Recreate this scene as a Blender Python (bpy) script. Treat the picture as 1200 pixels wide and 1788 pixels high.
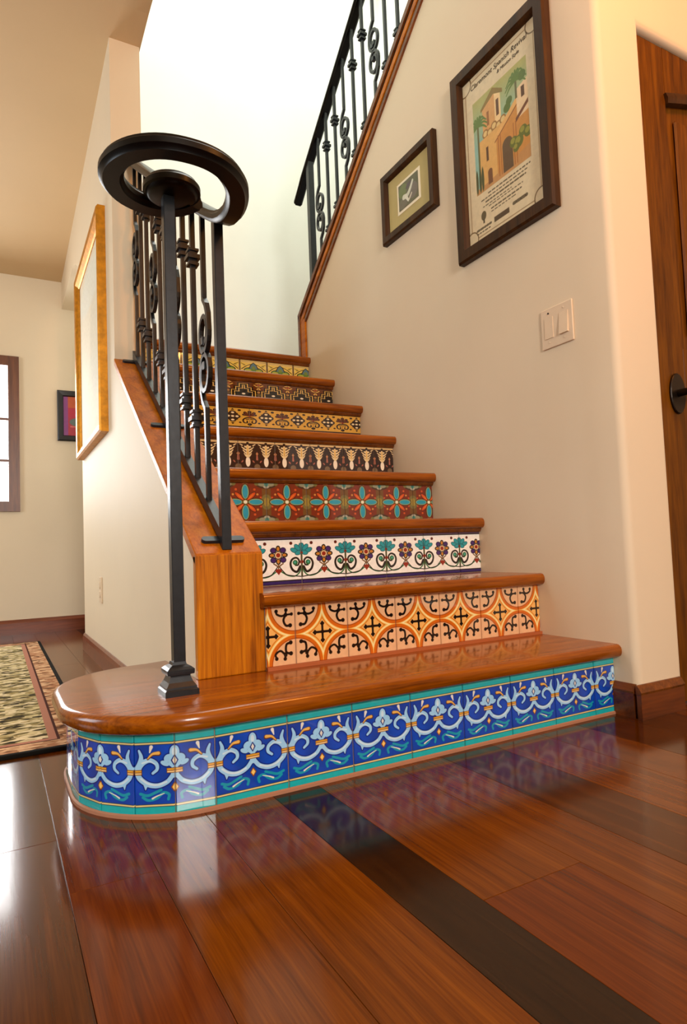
import bpy, bmesh, math, random
import numpy as np
from mathutils import Vector, Matrix
random.seed(7); np.random.seed(7)
S = bpy.context.scene
COL = S.collection
for o in list(bpy.data.objects): bpy.data.objects.remove(o)

# ------------------------------------------------------------------ camera
cam_d = bpy.data.cameras.new('camera'); cam = bpy.data.objects.new('camera', cam_d); COL.objects.link(cam)
CP = Vector((-1.5171, -1.2125, 0.4888)); YAW, PITCH, ROLL, FPX = 0.5044, 0.0570, -0.0388, 1102.68
fwd = Vector((math.sin(YAW)*math.cos(PITCH), math.cos(YAW)*math.cos(PITCH), math.sin(PITCH)))
rt0 = Vector((math.cos(YAW), -math.sin(YAW), 0)); up0 = rt0.cross(fwd)
rt = rt0*math.cos(ROLL) + up0*math.sin(ROLL); upv = -rt0*math.sin(ROLL) + up0*math.cos(ROLL)
cam.matrix_world = Matrix(((rt.x, upv.x, -fwd.x, CP.x), (rt.y, upv.y, -fwd.y, CP.y), (rt.z, upv.z, -fwd.z, CP.z), (0, 0, 0, 1)))
cam_d.sensor_fit = 'VERTICAL'; cam_d.sensor_height = 36.0; cam_d.lens = FPX*36.0/1788.0
cam_d.clip_start = 0.01
S.camera = cam

# ------------------------------------------------------------------ world, lights, exposure
W = bpy.data.worlds.new('daylight'); S.world = W; W.use_nodes = True
W.node_tree.nodes['Background'].inputs[0].default_value = (1.0, 0.98, 0.94, 1)
W.node_tree.nodes['Background'].inputs[1].default_value = 1.6

def area(name, loc, target, sx, sy, watt, color):
    l = bpy.data.lights.new(name, 'AREA'); l.shape = 'RECTANGLE'; l.size = sx; l.size_y = sy
    l.energy = watt; l.color = color
    o = bpy.data.objects.new(name, l); COL.objects.link(o); o.location = loc
    o.rotation_euler = (Vector(target)-Vector(loc)).to_track_quat('-Z', 'Y').to_euler()
    return o
area('stairwell_skylight', (0.15, 1.75, 5.2), (0.15, 1.75, 0), 1.7, 1.6, 47, (1.0, 0.99, 0.93))
area('entry_window_light', (-1.40, -3.57, 1.66), (-1.2, 0.3, 0.9), 0.75, 0.9, 92, (1.0, 0.97, 0.92))
area('left_window_light', (-4.57, 1.2, 1.5), (-1.0, 0.8, 0.8), 1.4, 1.5, 50, (0.74, 0.88, 1.0))
area('far_window_light', (-1.82, 3.74, 1.35), (-1.82, 0.0, 1.0), 0.86, 1.03, 50, (0.97, 0.99, 1.0))
lp = bpy.data.lights.new('entry_lamp_light', 'POINT'); lp.energy = 35; lp.color = (1.0, 0.38, 0.085); lp.shadow_soft_size = 0.12
lo = bpy.data.objects.new('entry_lamp_light', lp); COL.objects.link(lo); lo.location = (-0.08, -0.88, 2.42)
S.view_settings.view_transform = 'Standard'; S.view_settings.look = 'None'
S.view_settings.gamma = 1.0; S.view_settings.use_curve_mapping = False
S.view_settings.exposure = 0.0

# ------------------------------------------------------------------ dimensions
R, D, N = 0.1926, 0.2669, 0.028          # rise, run, nosing
TT = 0.036                               # tread thickness
TILE = 0.1524
CL, CR = -1.10, -0.933                   # curb left / right faces
CS = 0.718                               # curb slope
def curb_z(y): return 0.487 + CS*(y-0.275)
YB = 2.9                                 # stairwell back wall
YF = 3.55                                # far wall

# ------------------------------------------------------------------ helpers: materials
def srgb(c):
    c = [x/255.0 for x in c]
    return tuple((x/12.92 if x <= 0.04045 else ((x+0.055)/1.055)**2.4) for x in c)
class NT:
    def __init__(s, name):
        s.m = bpy.data.materials.new(name); s.m.use_nodes = True
        s.t = s.m.node_tree; s.b = s.t.nodes['Principled BSDF']
    def n(s, typ, **kw):
        x = s.t.nodes.new(typ)
        for k, v in kw.items():
            if k.startswith('i_'):
                k2 = k[2:]
                x.inputs[int(k2) if k2.isdigit() else k2.replace('_', ' ')].default_value = v
            else: setattr(x, k, v)
        return x
    def l(s, a, b): s.t.links.new(a, b)
    def ramp(s, fac, stops, interp='LINEAR'):
        r = s.n('ShaderNodeValToRGB'); r.color_ramp.interpolation = interp
        e = r.color_ramp.elements
        while len(e) < len(stops): e.new(0.5)
        for el, (p, c) in zip(e, stops): el.position = p; el.color = (*c, 1)
        s.l(fac, r.inputs[0]); return r
    def bump(s, h, strength=0.2, dist=0.002):
        b = s.n('ShaderNodeBump'); b.inputs['Strength'].default_value = strength; b.inputs['Distance'].default_value = dist
        s.l(h, b.inputs['Height']); s.l(b.outputs[0], s.b.inputs['Normal'])
    def set(s, **kw):
        for k, v in kw.items(): s.b.inputs[k.replace('_', ' ')].default_value = v

def plain(name, c, rough=0.5, metal=0.0, noise=0.0, scale=30, spec=0.5, bump=0.0):
    n = NT(name); c = srgb(c); n.set(Roughness=rough, Metallic=metal)
    n.b.inputs['Specular IOR Level'].default_value = spec
    tc = n.n('ShaderNodeTexCoord'); no = n.n('ShaderNodeTexNoise'); no.inputs['Scale'].default_value = scale; no.inputs['Detail'].default_value = 4
    n.l(tc.outputs['Object'], no.inputs['Vector'])
    lo = tuple(max(0, x*(1-noise)) for x in c); hi = tuple(x*(1+noise) for x in c)
    r = n.ramp(no.outputs[0], [(0.3, lo), (0.7, hi)]); n.l(r.outputs[0], n.b.inputs['Base Color'])
    if bump: n.bump(no.outputs[0], bump)
    return n.m

def wood(name, dark, mid, light, axis='Y', rough=0.25, scale=1.0, coat=0.0, bump=0.06, stretch=14.0, spec=0.5):
    n = NT(name); tc = n.n('ShaderNodeTexCoord'); oi = n.n('ShaderNodeObjectInfo')
    add = n.n('ShaderNodeVectorMath', operation='ADD'); mul = n.n('ShaderNodeVectorMath', operation='SCALE')
    cmb = n.n('ShaderNodeCombineXYZ')
    for i in range(3): n.l(oi.outputs['Random'], cmb.inputs[i])
    n.l(cmb.outputs[0], mul.inputs[0]); mul.inputs['Scale'].default_value = 37.0
    n.l(tc.outputs['Object'], add.inputs[0]); n.l(mul.outputs[0], add.inputs[1])
    mp = n.n('ShaderNodeMapping'); s = [stretch*scale]*3; s['XYZ'.index(axis)] = 0.9*scale; mp.inputs['Scale'].default_value = s
    n.l(add.outputs[0], mp.inputs['Vector'])
    n1 = n.n('ShaderNodeTexNoise'); n1.inputs['Scale'].default_value = 2.2; n1.inputs['Detail'].default_value = 6; n1.inputs['Roughness'].default_value = 0.62; n1.inputs['Distortion'].default_value = 0.6
    n.l(mp.outputs[0], n1.inputs['Vector'])
    n2 = n.n('ShaderNodeTexNoise'); n2.inputs['Scale'].default_value = 13; n2.inputs['Detail'].default_value = 3
    n.l(mp.outputs[0], n2.inputs['Vector'])
    mx = n.n('ShaderNodeMath', operation='MULTIPLY_ADD'); mx.inputs[1].default_value = 0.3
    n.l(n2.outputs[0], mx.inputs[0])
    sc = n.n('ShaderNodeMath', operation='MULTIPLY'); sc.inputs[1].default_value = 0.7; n.l(n1.outputs[0], sc.inputs[0]); n.l(sc.outputs[0], mx.inputs[2])
    r = n.ramp(mx.outputs[0], [(0.32, srgb(dark)), (0.5, srgb(mid)), (0.68, srgb(light))])
    n.l(r.outputs[0], n.b.inputs['Base Color'])
    n.set(Roughness=rough); n.b.inputs['Coat Weight'].default_value = coat; n.b.inputs['Coat Roughness'].default_value = 0.08
    n.b.inputs['Specular IOR Level'].default_value = spec
    n.bump(mx.outputs[0], bump, 0.001)
    return n.m

def plaster(name, c):
    n = NT(name); c = srgb(c); tc = n.n('ShaderNodeTexCoord')
    a = n.n('ShaderNodeTexNoise'); a.inputs['Scale'].default_value = 2.0; a.inputs['Detail'].default_value = 5; n.l(tc.outputs['Object'], a.inputs['Vector'])
    b = n.n('ShaderNodeTexNoise'); b.inputs['Scale'].default_value = 55; b.inputs['Detail'].default_value = 4; n.l(tc.outputs['Object'], b.inputs['Vector'])
    r = n.ramp(a.outputs[0], [(0.3, tuple(x*0.97 for x in c)), (0.7, tuple(min(1, x*1.02) for x in c))]); n.l(r.outputs[0], n.b.inputs['Base Color'])
    ad = n.n('ShaderNodeMath', operation='ADD'); n.l(a.outputs[0], ad.inputs[0])
    m = n.n('ShaderNodeMath', operation='MULTIPLY'); m.inputs[1].default_value = 0.06; n.l(b.outputs[0], m.inputs[0]); n.l(m.outputs[0], ad.inputs[1])
    n.bump(ad.outputs[0], 0.25, 0.012); n.set(Roughness=0.6)
    n.b.inputs['Specular IOR Level'].default_value = 0.25
    return n.m

def image_mat(name, arr, rough=0.1, coat=0.6, bump=0.0):
    h, w = arr.shape[:2]
    im = bpy.data.images.new(name+'_print', w, h)
    px = np.ones((h, w, 4), np.float32); px[..., :3] = np.clip(arr, 0, 1)
    im.pixels.foreach_set(px.ravel()); im.update(); im.pack()
    n = NT(name); t = n.n('ShaderNodeTexImage'); t.image = im; t.extension = 'EXTEND'
    uv = n.n('ShaderNodeUVMap'); uv.uv_map = 'UVMap'; n.l(uv.outputs[0], t.inputs[0])
    tc = n.n('ShaderNodeTexCoord'); no = n.n('ShaderNodeTexNoise'); no.inputs['Scale'].default_value = 60; n.l(tc.outputs['Object'], no.inputs['Vector'])
    hs = n.n('ShaderNodeHueSaturation'); mr = n.n('ShaderNodeMapRange'); mr.inputs['To Min'].default_value = 0.85; mr.inputs['To Max'].default_value = 1.12
    n.l(no.outputs[0], mr.inputs[0]); n.l(mr.outputs[0], hs.inputs['Value']); n.l(t.outputs[0], hs.inputs['Color'])
    n.l(hs.outputs[0], n.b.inputs['Base Color'])
    n.set(Roughness=rough); n.b.inputs['Coat Weight'].default_value = coat; n.b.inputs['Coat Roughness'].default_value = 0.03
    if bump: n.bump(no.outputs[0], bump, 0.001)
    return n.m

# ------------------------------------------------------------------ helpers: meshes
class MB:
    def __init__(s): s.v = []; s.f = []; s.uv = {}; s.smooth = set()
    def add(s, vs, fs, smooth=False):
        b = len(s.v); s.v += [tuple(p) for p in vs]
        for f in fs:
            if smooth: s.smooth.add(len(s.f))
            s.f.append(tuple(i+b for i in f))
        return s
    def box(s, x0, x1, y0, y1, z0, z1):
        vs = [(x0,y0,z0),(x1,y0,z0),(x1,y1,z0),(x0,y1,z0),(x0,y0,z1),(x1,y0,z1),(x1,y1,z1),(x0,y1,z1)]
        return s.add(vs, [(3,2,1,0),(4,5,6,7),(0,1,5,4),(1,2,6,5),(2,3,7,6),(3,0,4,7)])
    def prism(s, pts, axis, a, b):
        """extrude polygon pts (2D, in the two other axes in order) from a to b along axis"""
        def P(q, t): return {'X': (t, q[0], q[1]), 'Y': (q[0], t, q[1]), 'Z': (q[0], q[1], t)}[axis]
        n = len(pts); vs = [P(q, a) for q in pts]+[P(q, b) for q in pts]
        fs = [tuple(range(n))[::-1], tuple(range(n, 2*n))]+[(i, (i+1) % n, n+(i+1) % n, n+i) for i in range(n)]
        return s.add(vs, fs)
    def sweep(s, path, prof, binormal=None, up=None, closed=False, caps=True, scale=None, smooth=True):
        """sweep 2D profile (a,b): a along side vector, b along other.  side = binormal fixed, or up fixed"""
        P = [Vector(p) for p in path]; n = len(P); m = len(prof); vs = []
        for i, p in enumerate(P):
            t = (P[(i+1) % n]-P[i-1]) if closed else (P[min(i+1, n-1)]-P[max(i-1, 0)])
            t.normalize()
            if binormal is not None: a = Vector(binormal); b = t.cross(a).normalized()
            else: b = Vector(up); a = b.cross(t).normalized(); 
            k = scale[i] if scale else 1.0
            vs += [p + a*(q[0]*k) + b*(q[1]*k) for q in prof]
        fs = []
        for i in range(n if closed else n-1):
            j = (i+1) % n
            for q in range(m):
                r = (q+1) % m; fs.append((i*m+q, i*m+r, j*m+r, j*m+q))
        if caps and not closed: fs += [tuple(range(m))[::-1], tuple((n-1)*m+q for q in range(m))]
        return s.add(vs, fs, smooth)
    def lathe(s, prof, c=(0,0,0), seg=20, rot=0.0, sq=False, axis='Z', smooth=True):
        vs = []; k = seg
        for r, z in prof:
            for i in range(k):
                a = 2*math.pi*i/k + rot
                x, y = r*math.cos(a), r*math.sin(a)
                q = {'Z': (x, y, z), 'Y': (x, z, y), 'X': (z, x, y)}[axis]
                vs.append((c[0]+q[0], c[1]+q[1], c[2]+q[2]))
        fs = []
        for j in range(len(prof)-1):
            for i in range(k):
                fs.append((j*k+i, j*k+(i+1) % k, (j+1)*k+(i+1) % k, (j+1)*k+i))
        fs += [tuple(range(k))[::-1], tuple((len(prof)-1)*k+i for i in range(k))]
        return s.add(vs, fs, smooth)
    def mesh(s, name, off=(0,0,0), bevel=0.0, seg=2):
        me = bpy.data.meshes.new(name)
        o = Vector(off); me.from_pydata([tuple(Vector(p)-o) for p in s.v], [], s.f)
        if s.uv:
            l = me.uv_layers.new(name='UVMap')
            for pi, poly in enumerate(me.polygons):
                for k, li in enumerate(poly.loop_indices):
                    l.data[li].uv = s.uv.get(pi, [(0.5, 0.5)]*9)[k]
        bm = bmesh.new(); bm.from_mesh(me); bmesh.ops.recalc_face_normals(bm, faces=bm.faces)
        if bevel:
            bmesh.ops.bevel(bm, geom=list(bm.edges), offset=bevel, segments=seg, profile=0.5, affect='EDGES', clamp_overlap=True)
        bm.to_mesh(me); bm.free()
        if s.smooth:
            for i, p in enumerate(me.polygons): p.use_smooth = True
            me.set_sharp_from_angle(angle=math.radians(38))
        me.update(); return me

def link(name, me, mat, parent=None, loc=(0,0,0)):
    if mat and not me.materials: me.materials.append(mat)
    o = bpy.data.objects.new(name, me); COL.objects.link(o)
    if parent: o.parent = parent
    o.location = loc
    return o
def wpos(p): 
    v = Vector((0,0,0))
    while p: v += p.location; p = p.parent
    return v
def obj(name, mb, mat, parent=None, bevel=0.0, seg=2, label=None):
    """mb in world coordinates; stored relative to the parent chain"""
    off = wpos(parent) if parent else (0,0,0)
    o = link(name, mb.mesh(name, off, bevel, seg), mat, parent)
    if label: o['label'] = label
    return o
def piece(name, mb, mat, parent, origin, bevel=0.0, seg=1):
    """a piece with its own origin (world)"""
    me = mb.mesh(name, origin, bevel, seg)
    return link(name, me, mat, parent, Vector(origin)-wpos(parent))
def tag(o, label, cat, group=None):
    o['label'] = label; o['category'] = cat
    if group: o['group'] = group
    return o
def thing(name, label, cat, loc, group=None):
    o = bpy.data.objects.new(name, None); COL.objects.link(o); o.location = loc; o.empty_display_size = 0.1
    return tag(o, label, cat, group)
def struct(o): o['kind'] = 'structure'; return o

# ------------------------------------------------------------------ materials
M = {}
M['wall'] = plaster('warm_plaster', (230, 212, 182))
M['stairwell'] = plaster('pale_plaster', (243, 246, 238))
M['ceiling'] = plaster('ceiling_plaster', (214, 183, 140))
M['iron'] = plain('dark_iron', (28, 33, 38), 0.34, 0.15, 0.25, 60, 0.5, 0.1)
M['rail'] = plain('black_brown_handrail', (5, 4, 4), 0.36, 0.0, 0.25, 50, 0.22, 0.1)
M['tread'] = wood('tread_wood', (92, 40, 0), (142, 72, 1), (172, 96, 5), 'X', 0.22, coat=0.3, spec=0.3)
M['nose'] = M['tread']
M['block'] = wood('stringer_wood', (110, 50, 0), (184, 104, 4), (216, 136, 14), 'Z', 0.35, coat=0.05, stretch=26, bump=0.12, spec=0.25)
M['cap'] = wood('stringer_cap_wood', (134, 66, 0), (180, 98, 4), (204, 122, 10), 'Y', 0.4, coat=0.0, spec=0.2)
M['trim'] = wood('trim_wood', (72, 34, 6), (108, 56, 12), (136, 76, 20), 'Y', 0.4, coat=0.1, spec=0.35)
M['base'] = wood('baseboard_wood', (66, 30, 10), (98, 46, 16), (124, 62, 22), 'X', 0.3, coat=0.2)
M['base2'] = wood('far_baseboard_wood', (92, 42, 24), (118, 58, 34), (140, 74, 44), 'X', 0.3, coat=0.2)
M['door'] = wood('door_wood', (62, 30, 1), (98, 54, 3), (124, 74, 8), 'Z', 0.45, coat=0.0, spec=0.15)
M['frame'] = wood('frame_wood', (36, 17, 4), (58, 32, 8), (78, 46, 14), 'Z', 0.45, coat=0.0, spec=0.25)
M['darkedge'] = plain('dark_frame_edge', (22, 12, 6), 0.4, 0, 0.2, 40)
M['gold'] = plain('gold_leaf', (190, 124, 18), 0.42, 0.55, 0.25, 40, 0.4, 0.1)
M['grout'] = plain('tile_grout', (158, 132, 108), 0.8, 0, 0.15, 90)
M['ivory'] = plain('ivory_plastic', (228, 206, 176), 0.35, 0, 0.02)
M['bronze'] = plain('dark_bronze', (38, 30, 22), 0.35, 0.7, 0.2)
M['winwood'] = wood('window_wood', (70, 36, 16), (104, 56, 26), (128, 74, 36), 'Z', 0.35)
M['black'] = plain('black_frame', (20, 16, 16), 0.35, 0, 0.2)
gl = NT('clear_glass'); tr = gl.n('ShaderNodeBsdfTransparent'); gs = gl.n('ShaderNodeBsdfGlossy'); gs.inputs['Roughness'].default_value = 0.02
mxs = gl.n('ShaderNodeMixShader'); mxs.inputs[0].default_value = 0.06; gl.l(tr.outputs[0], mxs.inputs[1]); gl.l(gs.outputs[0], mxs.inputs[2])
gl.l(mxs.outputs[0], gl.t.nodes['Material Output'].inputs[0]); M['glass'] = gl.m
FLOORW = [wood('floor_wood_%s' % nm, a, b, c, 'Y', 0.15, coat=0.14, bump=0.04, stretch=30, spec=0.22)
          for nm, a, b, c in (('amber', (76, 33, 0), (102, 49, 0), (122, 64, 2)), ('russet', (70, 26, 0), (94, 39, 0), (112, 52, 2)),
                              ('brown', (50, 21, 0), (74, 34, 0), (92, 46, 2)), ('dark', (20, 8, 0), (36, 16, 1), (50, 25, 2)))]
for m_ in FLOORW: m_.node_tree.nodes['Principled BSDF'].inputs['Specular Tint'].default_value = (1.0, 0.84, 0.68, 1)

# ------------------------------------------------------------------ rasteriser for glazed tile prints and pictures
def c8(*c): return np.array(c, np.float32)/255.0
class Ras:
    def __init__(s, w, h, bg, u0=-0.5, u1=0.5, v0=0.0, v1=1.0, low=0.0):
        # low: height at which the figure starts (below it the tile is plain)
        u = u0+(np.arange(w)+0.5)/w*(u1-u0); v = v0+(np.arange(h)+0.5)/h*(v1-v0); v = (v-low)/(1-low)
        s.U, s.V = np.meshgrid(u, v); s.A = np.abs(s.U); s.px = (u1-u0)/w
        s.img = np.ones((h, w, 3), np.float32)*np.array(bg, np.float32)
    def paint(s, d, c, a=1.0):
        k = np.clip(0.5-d/s.px/1.3, 0, 1)[..., None]*a
        s.img = s.img*(1-k)+np.array(c, np.float32)*k
    def circ(s, x, y, r, X=None): X = s.A if X is None else X; return np.hypot(X-x, s.V-y)-r
    def ell(s, x, y, rx, ry, ang=0, X=None):
        X = s.A if X is None else X; c, n = math.cos(ang), math.sin(ang); dx, dy = X-x, s.V-y
        p, q = dx*c+dy*n, -dx*n+dy*c
        return (np.hypot(p/rx, q/ry)-1)*min(rx, ry)
    def rect(s, x0, x1, y0, y1, X=None):
        X = s.A if X is None else X
        return np.maximum(np.maximum(x0-X, X-x1), np.maximum(y0-s.V, s.V-y1))
    def poly(s, pts, X=None):
        X = s.A if X is None else X; Y = s.V; d = np.full(X.shape, 1e9); ins = np.zeros(X.shape, bool); n = len(pts)
        for i in range(n):
            x0, y0 = pts[i]; x1, y1 = pts[(i+1) % n]; ex, ey = x1-x0, y1-y0
            t = np.clip(((X-x0)*ex+(Y-y0)*ey)/(ex*ex+ey*ey+1e-12), 0, 1)
            d = np.minimum(d, np.hypot(X-x0-t*ex, Y-y0-t*ey))
            c = (y0 > Y) != (y1 > Y); 
            if y1 != y0: ins ^= c & (X < (x1-x0)*(Y-y0)/(y1-y0)+x0)
        return np.where(ins, -d, d)
    def stroke(s, pts, w0, w1=None, X=None, smooth=True):
        X = s.A if X is None else X; w1 = w0 if w1 is None else w1
        P = catmull(pts) if smooth and len(pts) > 2 else pts; d = np.full(X.shape, 1e9); n = len(P)-1
        for i in range(n):
            (x0, y0), (x1, y1) = P[i], P[i+1]; ex, ey = x1-x0, y1-y0
            t = np.clip(((X-x0)*ex+(s.V-y0)*ey)/(ex*ex+ey*ey+1e-12), 0, 1)
            w = w0+(w1-w0)*(i+t)/n
            d = np.minimum(d, np.hypot(X-x0-t*ex, s.V-y0-t*ey)-w)
        return d
def catmull(p, k=6):
    p = [np.array(q, float) for q in p]; q = [2*p[0]-p[1]]+p+[2*p[-1]-p[-2]]; out = []
    for i in range(1, len(q)-2):
        for j in range(k):
            t = j/k
            out.append(tuple(0.5*((2*q[i])+(-q[i-1]+q[i+1])*t+(2*q[i-1]-5*q[i]+4*q[i+1]-q[i+2])*t*t+(-q[i-1]+3*q[i]-3*q[i+1]+q[i+2])*t**3)))
    out.append(tuple(p[-1])); return out

def tile_blue():
    r = Ras(224, 224, c8(14, 72, 186)); r.V = 0.126+(r.V-0.126)*(0.914-0.126)/(0.868-0.126); A, V = r.A, r.V
    sh = 0.5+0.5*np.sin(9*r.U+2)*np.cos(7*V); r.img *= (0.9+0.2*sh)[..., None]
    lb, lb2, dk = c8(164, 218, 255), c8(216, 240, 255), c8(6, 26, 116)
    teal, gold, wh = c8(24, 160, 184), c8(236, 176, 62), c8(244, 238, 224)
    # waves
    for p in ([(0.40, 0.235), (0.33, 0.195), (0.22, 0.22), (0.14, 0.285), (0.07, 0.26), (0.08, 0.2)], [(0.43, 0.28), (0.34, 0.255), (0.24, 0.29), (0.17, 0.32)]):
        r.paint(r.stroke(p, 0.018), teal)
    r.paint(r.stroke([(0.28, 0.215), (0.22, 0.245), (0.13, 0.275)], 0.012, 0.005), wh)
    # arms
    arm = [(0.02, 0.50), (0.09, 0.42), (0.21, 0.375), (0.33, 0.395), (0.43, 0.47), (0.47, 0.56)]
    hook = [(0.445, 0.62), (0.38, 0.68), (0.30, 0.70), (0.225, 0.655), (0.215, 0.585), (0.27, 0.535)]
    leaf = [(0.47, 0.57), (0.43, 0.66), (0.415, 0.75), (0.44, 0.83)]
    thorn = [(0.36, 0.40), (0.365, 0.33)]
    for g, col in ((0.012, dk), (0.0, lb)):
        r.paint(r.stroke(arm, 0.028+g, 0.036+g), col); r.paint(r.stroke(hook, 0.038+g, 0.018+g), col)
        r.paint(r.stroke(leaf, 0.050+g, 0.014+g), col); r.paint(r.stroke(thorn, 0.035+g, 0.006+g), col)
        fl = np.minimum.reduce([r.ell(0, 0.79, 0.055+g, 0.09+g), r.ell(0.07, 0.72, 0.06+g, 0.05+g, -0.5), r.ell(0.115, 0.655, 0.06+g, 0.032+g, 0.4), r.ell(0, 0.66, 0.075+g, 0.06+g), r.stroke([(0, 0.60), (0.01, 0.50)], 0.035+g)])
        r.paint(fl, col)
    r.paint(r.stroke([(0.10, 0.42), (0.21, 0.385), (0.33, 0.405), (0.42, 0.47)], 0.012), lb2)
    r.paint(r.stroke([(0.40, 0.67), (0.31, 0.69), (0.24, 0.65)], 0.012, 0.005), lb2)
    r.paint(r.ell(0, 0.80, 0.025, 0.05), lb2)
    r.paint(r.poly([(-0.04, 0.69), (0, 0.755), (0.04, 0.69), (0, 0.62)], r.U), dk); r.paint(r.poly([(-0.024, 0.69), (0, 0.735), (0.024, 0.69), (0, 0.64)], r.U), wh)
    for (x0, x1, y) in ((0, 0.095, 0.563), (0.405, 0.5, 0.55)):
        r.paint(r.rect(x0-0.1 if x0 == 0 else x0, x1, y-0.034, y+0.034), c8(120, 60, 20)); r.paint(r.rect(x0-0.1 if x0 == 0 else x0+0.008, x1-0.006, y+0.004, y+0.026), gold); r.paint(r.rect(x0-0.1 if x0 == 0 else x0+0.008, x1-0.006, y-0.026, y-0.004), c8(250, 214, 150))
    r.paint(r.stroke([(0.33, 0.72), (0.27, 0.775), (0.19, 0.785)], 0.014, 0.03), c8(110, 50, 20)); r.paint(r.stroke([(0.33, 0.725), (0.27, 0.78), (0.195, 0.79)], 0.008, 0.022), c8(244, 190, 96))
    r.paint(r.stroke([(0.305, 0.80), (0.285, 0.87)], 0.008, 0.024), wh)
    r.paint(r.poly([(-0.045, 0.35), (0, 0.415), (0.045, 0.35), (0, 0.285)], r.U), c8(150, 70, 20)); r.paint(r.poly([(-0.03, 0.35), (0, 0.395), (0.03, 0.35), (0, 0.305)], r.U), c8(250, 214, 120))
    for y0, y1, yl in ((0.93, 1.4, 0.914), (-0.2, 0.108, 0.126)):
        r.paint(r.rect(-1, 1, y0, y1, r.U), c8(28, 182, 188)); r.paint(r.rect(-1, 1, yl-0.018, yl+0.018, r.U), c8(60, 70, 60)); r.paint(r.rect(-1, 1, yl-0.010, yl+0.010, r.U), c8(246, 220, 150))
    r.paint(r.rect(-1, 1, 0.99, 1.01, r.U), c8(90, 200, 190), 0.5)
    return r.img
def tile_orange():
    r = Ras(224, 224, c8(240, 190, 142)); A, V = r.A, r.V; B = np.abs(V-0.5)
    d = np.hypot(A-0.5, B-0.5)
    r.paint(0.44-d, c8(248, 190, 104)); r.paint(np.abs(d-0.462)-0.034, c8(218, 108, 22)); r.paint(np.abs(d-0.435)-0.008, c8(170, 78, 20))
    r.paint(np.abs(d-0.517)-0.02, c8(250, 214, 110)); r.paint(np.abs(d-0.517)-0.008, c8(255, 240, 190))
    r.paint(np.abs(d-0.555)-0.010, c8(220, 128, 34))
    k = c8(22, 10, 8)
    r.paint(np.minimum(r.rect(-1, 0.02, 0.36, 0.64), r.rect(-1, 0.14, 0.48, 0.52)), k)
    for x, y in ((0, 0.355), (0, 0.645), (0.145, 0.5)): r.paint(r.poly([(x-0.045, y), (x, y+0.05), (x+0.045, y), (x, y-0.05)], r.U if x == 0 else r.A), k)
    r.paint(r.circ(0, 0.5, 0.035, r.U), k)
    C = lambda L, t: [(0.5-x, (1-y) if t else y) for x, y in L]
    for t, L in ((1, [([(0.34, 0.08), (0.33, 0.13), (0.25, 0.165), (0.17, 0.15)], 0.018), ([(0.17, 0.15), (0.16, 0.07)], 0.018), ([(0.17, 0.15), (0.21, 0.24), (0.17, 0.33), (0.09, 0.335)], 0.02), ([(0.17, 0.15), (0.06, 0.145)], 0.016)]),
                 (0, [([(0.09, 0.375), (0.17, 0.345), (0.175, 0.22), (0.09, 0.19)], 0.02), ([(0.19, 0.17), (0.28, 0.25), (0.37, 0.2), (0.355, 0.125)], 0.018), ([(0.19, 0.19), (0.2, 0.11)], 0.018)])):
        for p, w in L:
            q = C(p, t); r.paint(r.stroke(q, w), k); r.paint(r.circ(*q[0], w*1.75), k); r.paint(r.circ(*q[-1], w*1.75), k)
    return r.img
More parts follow.
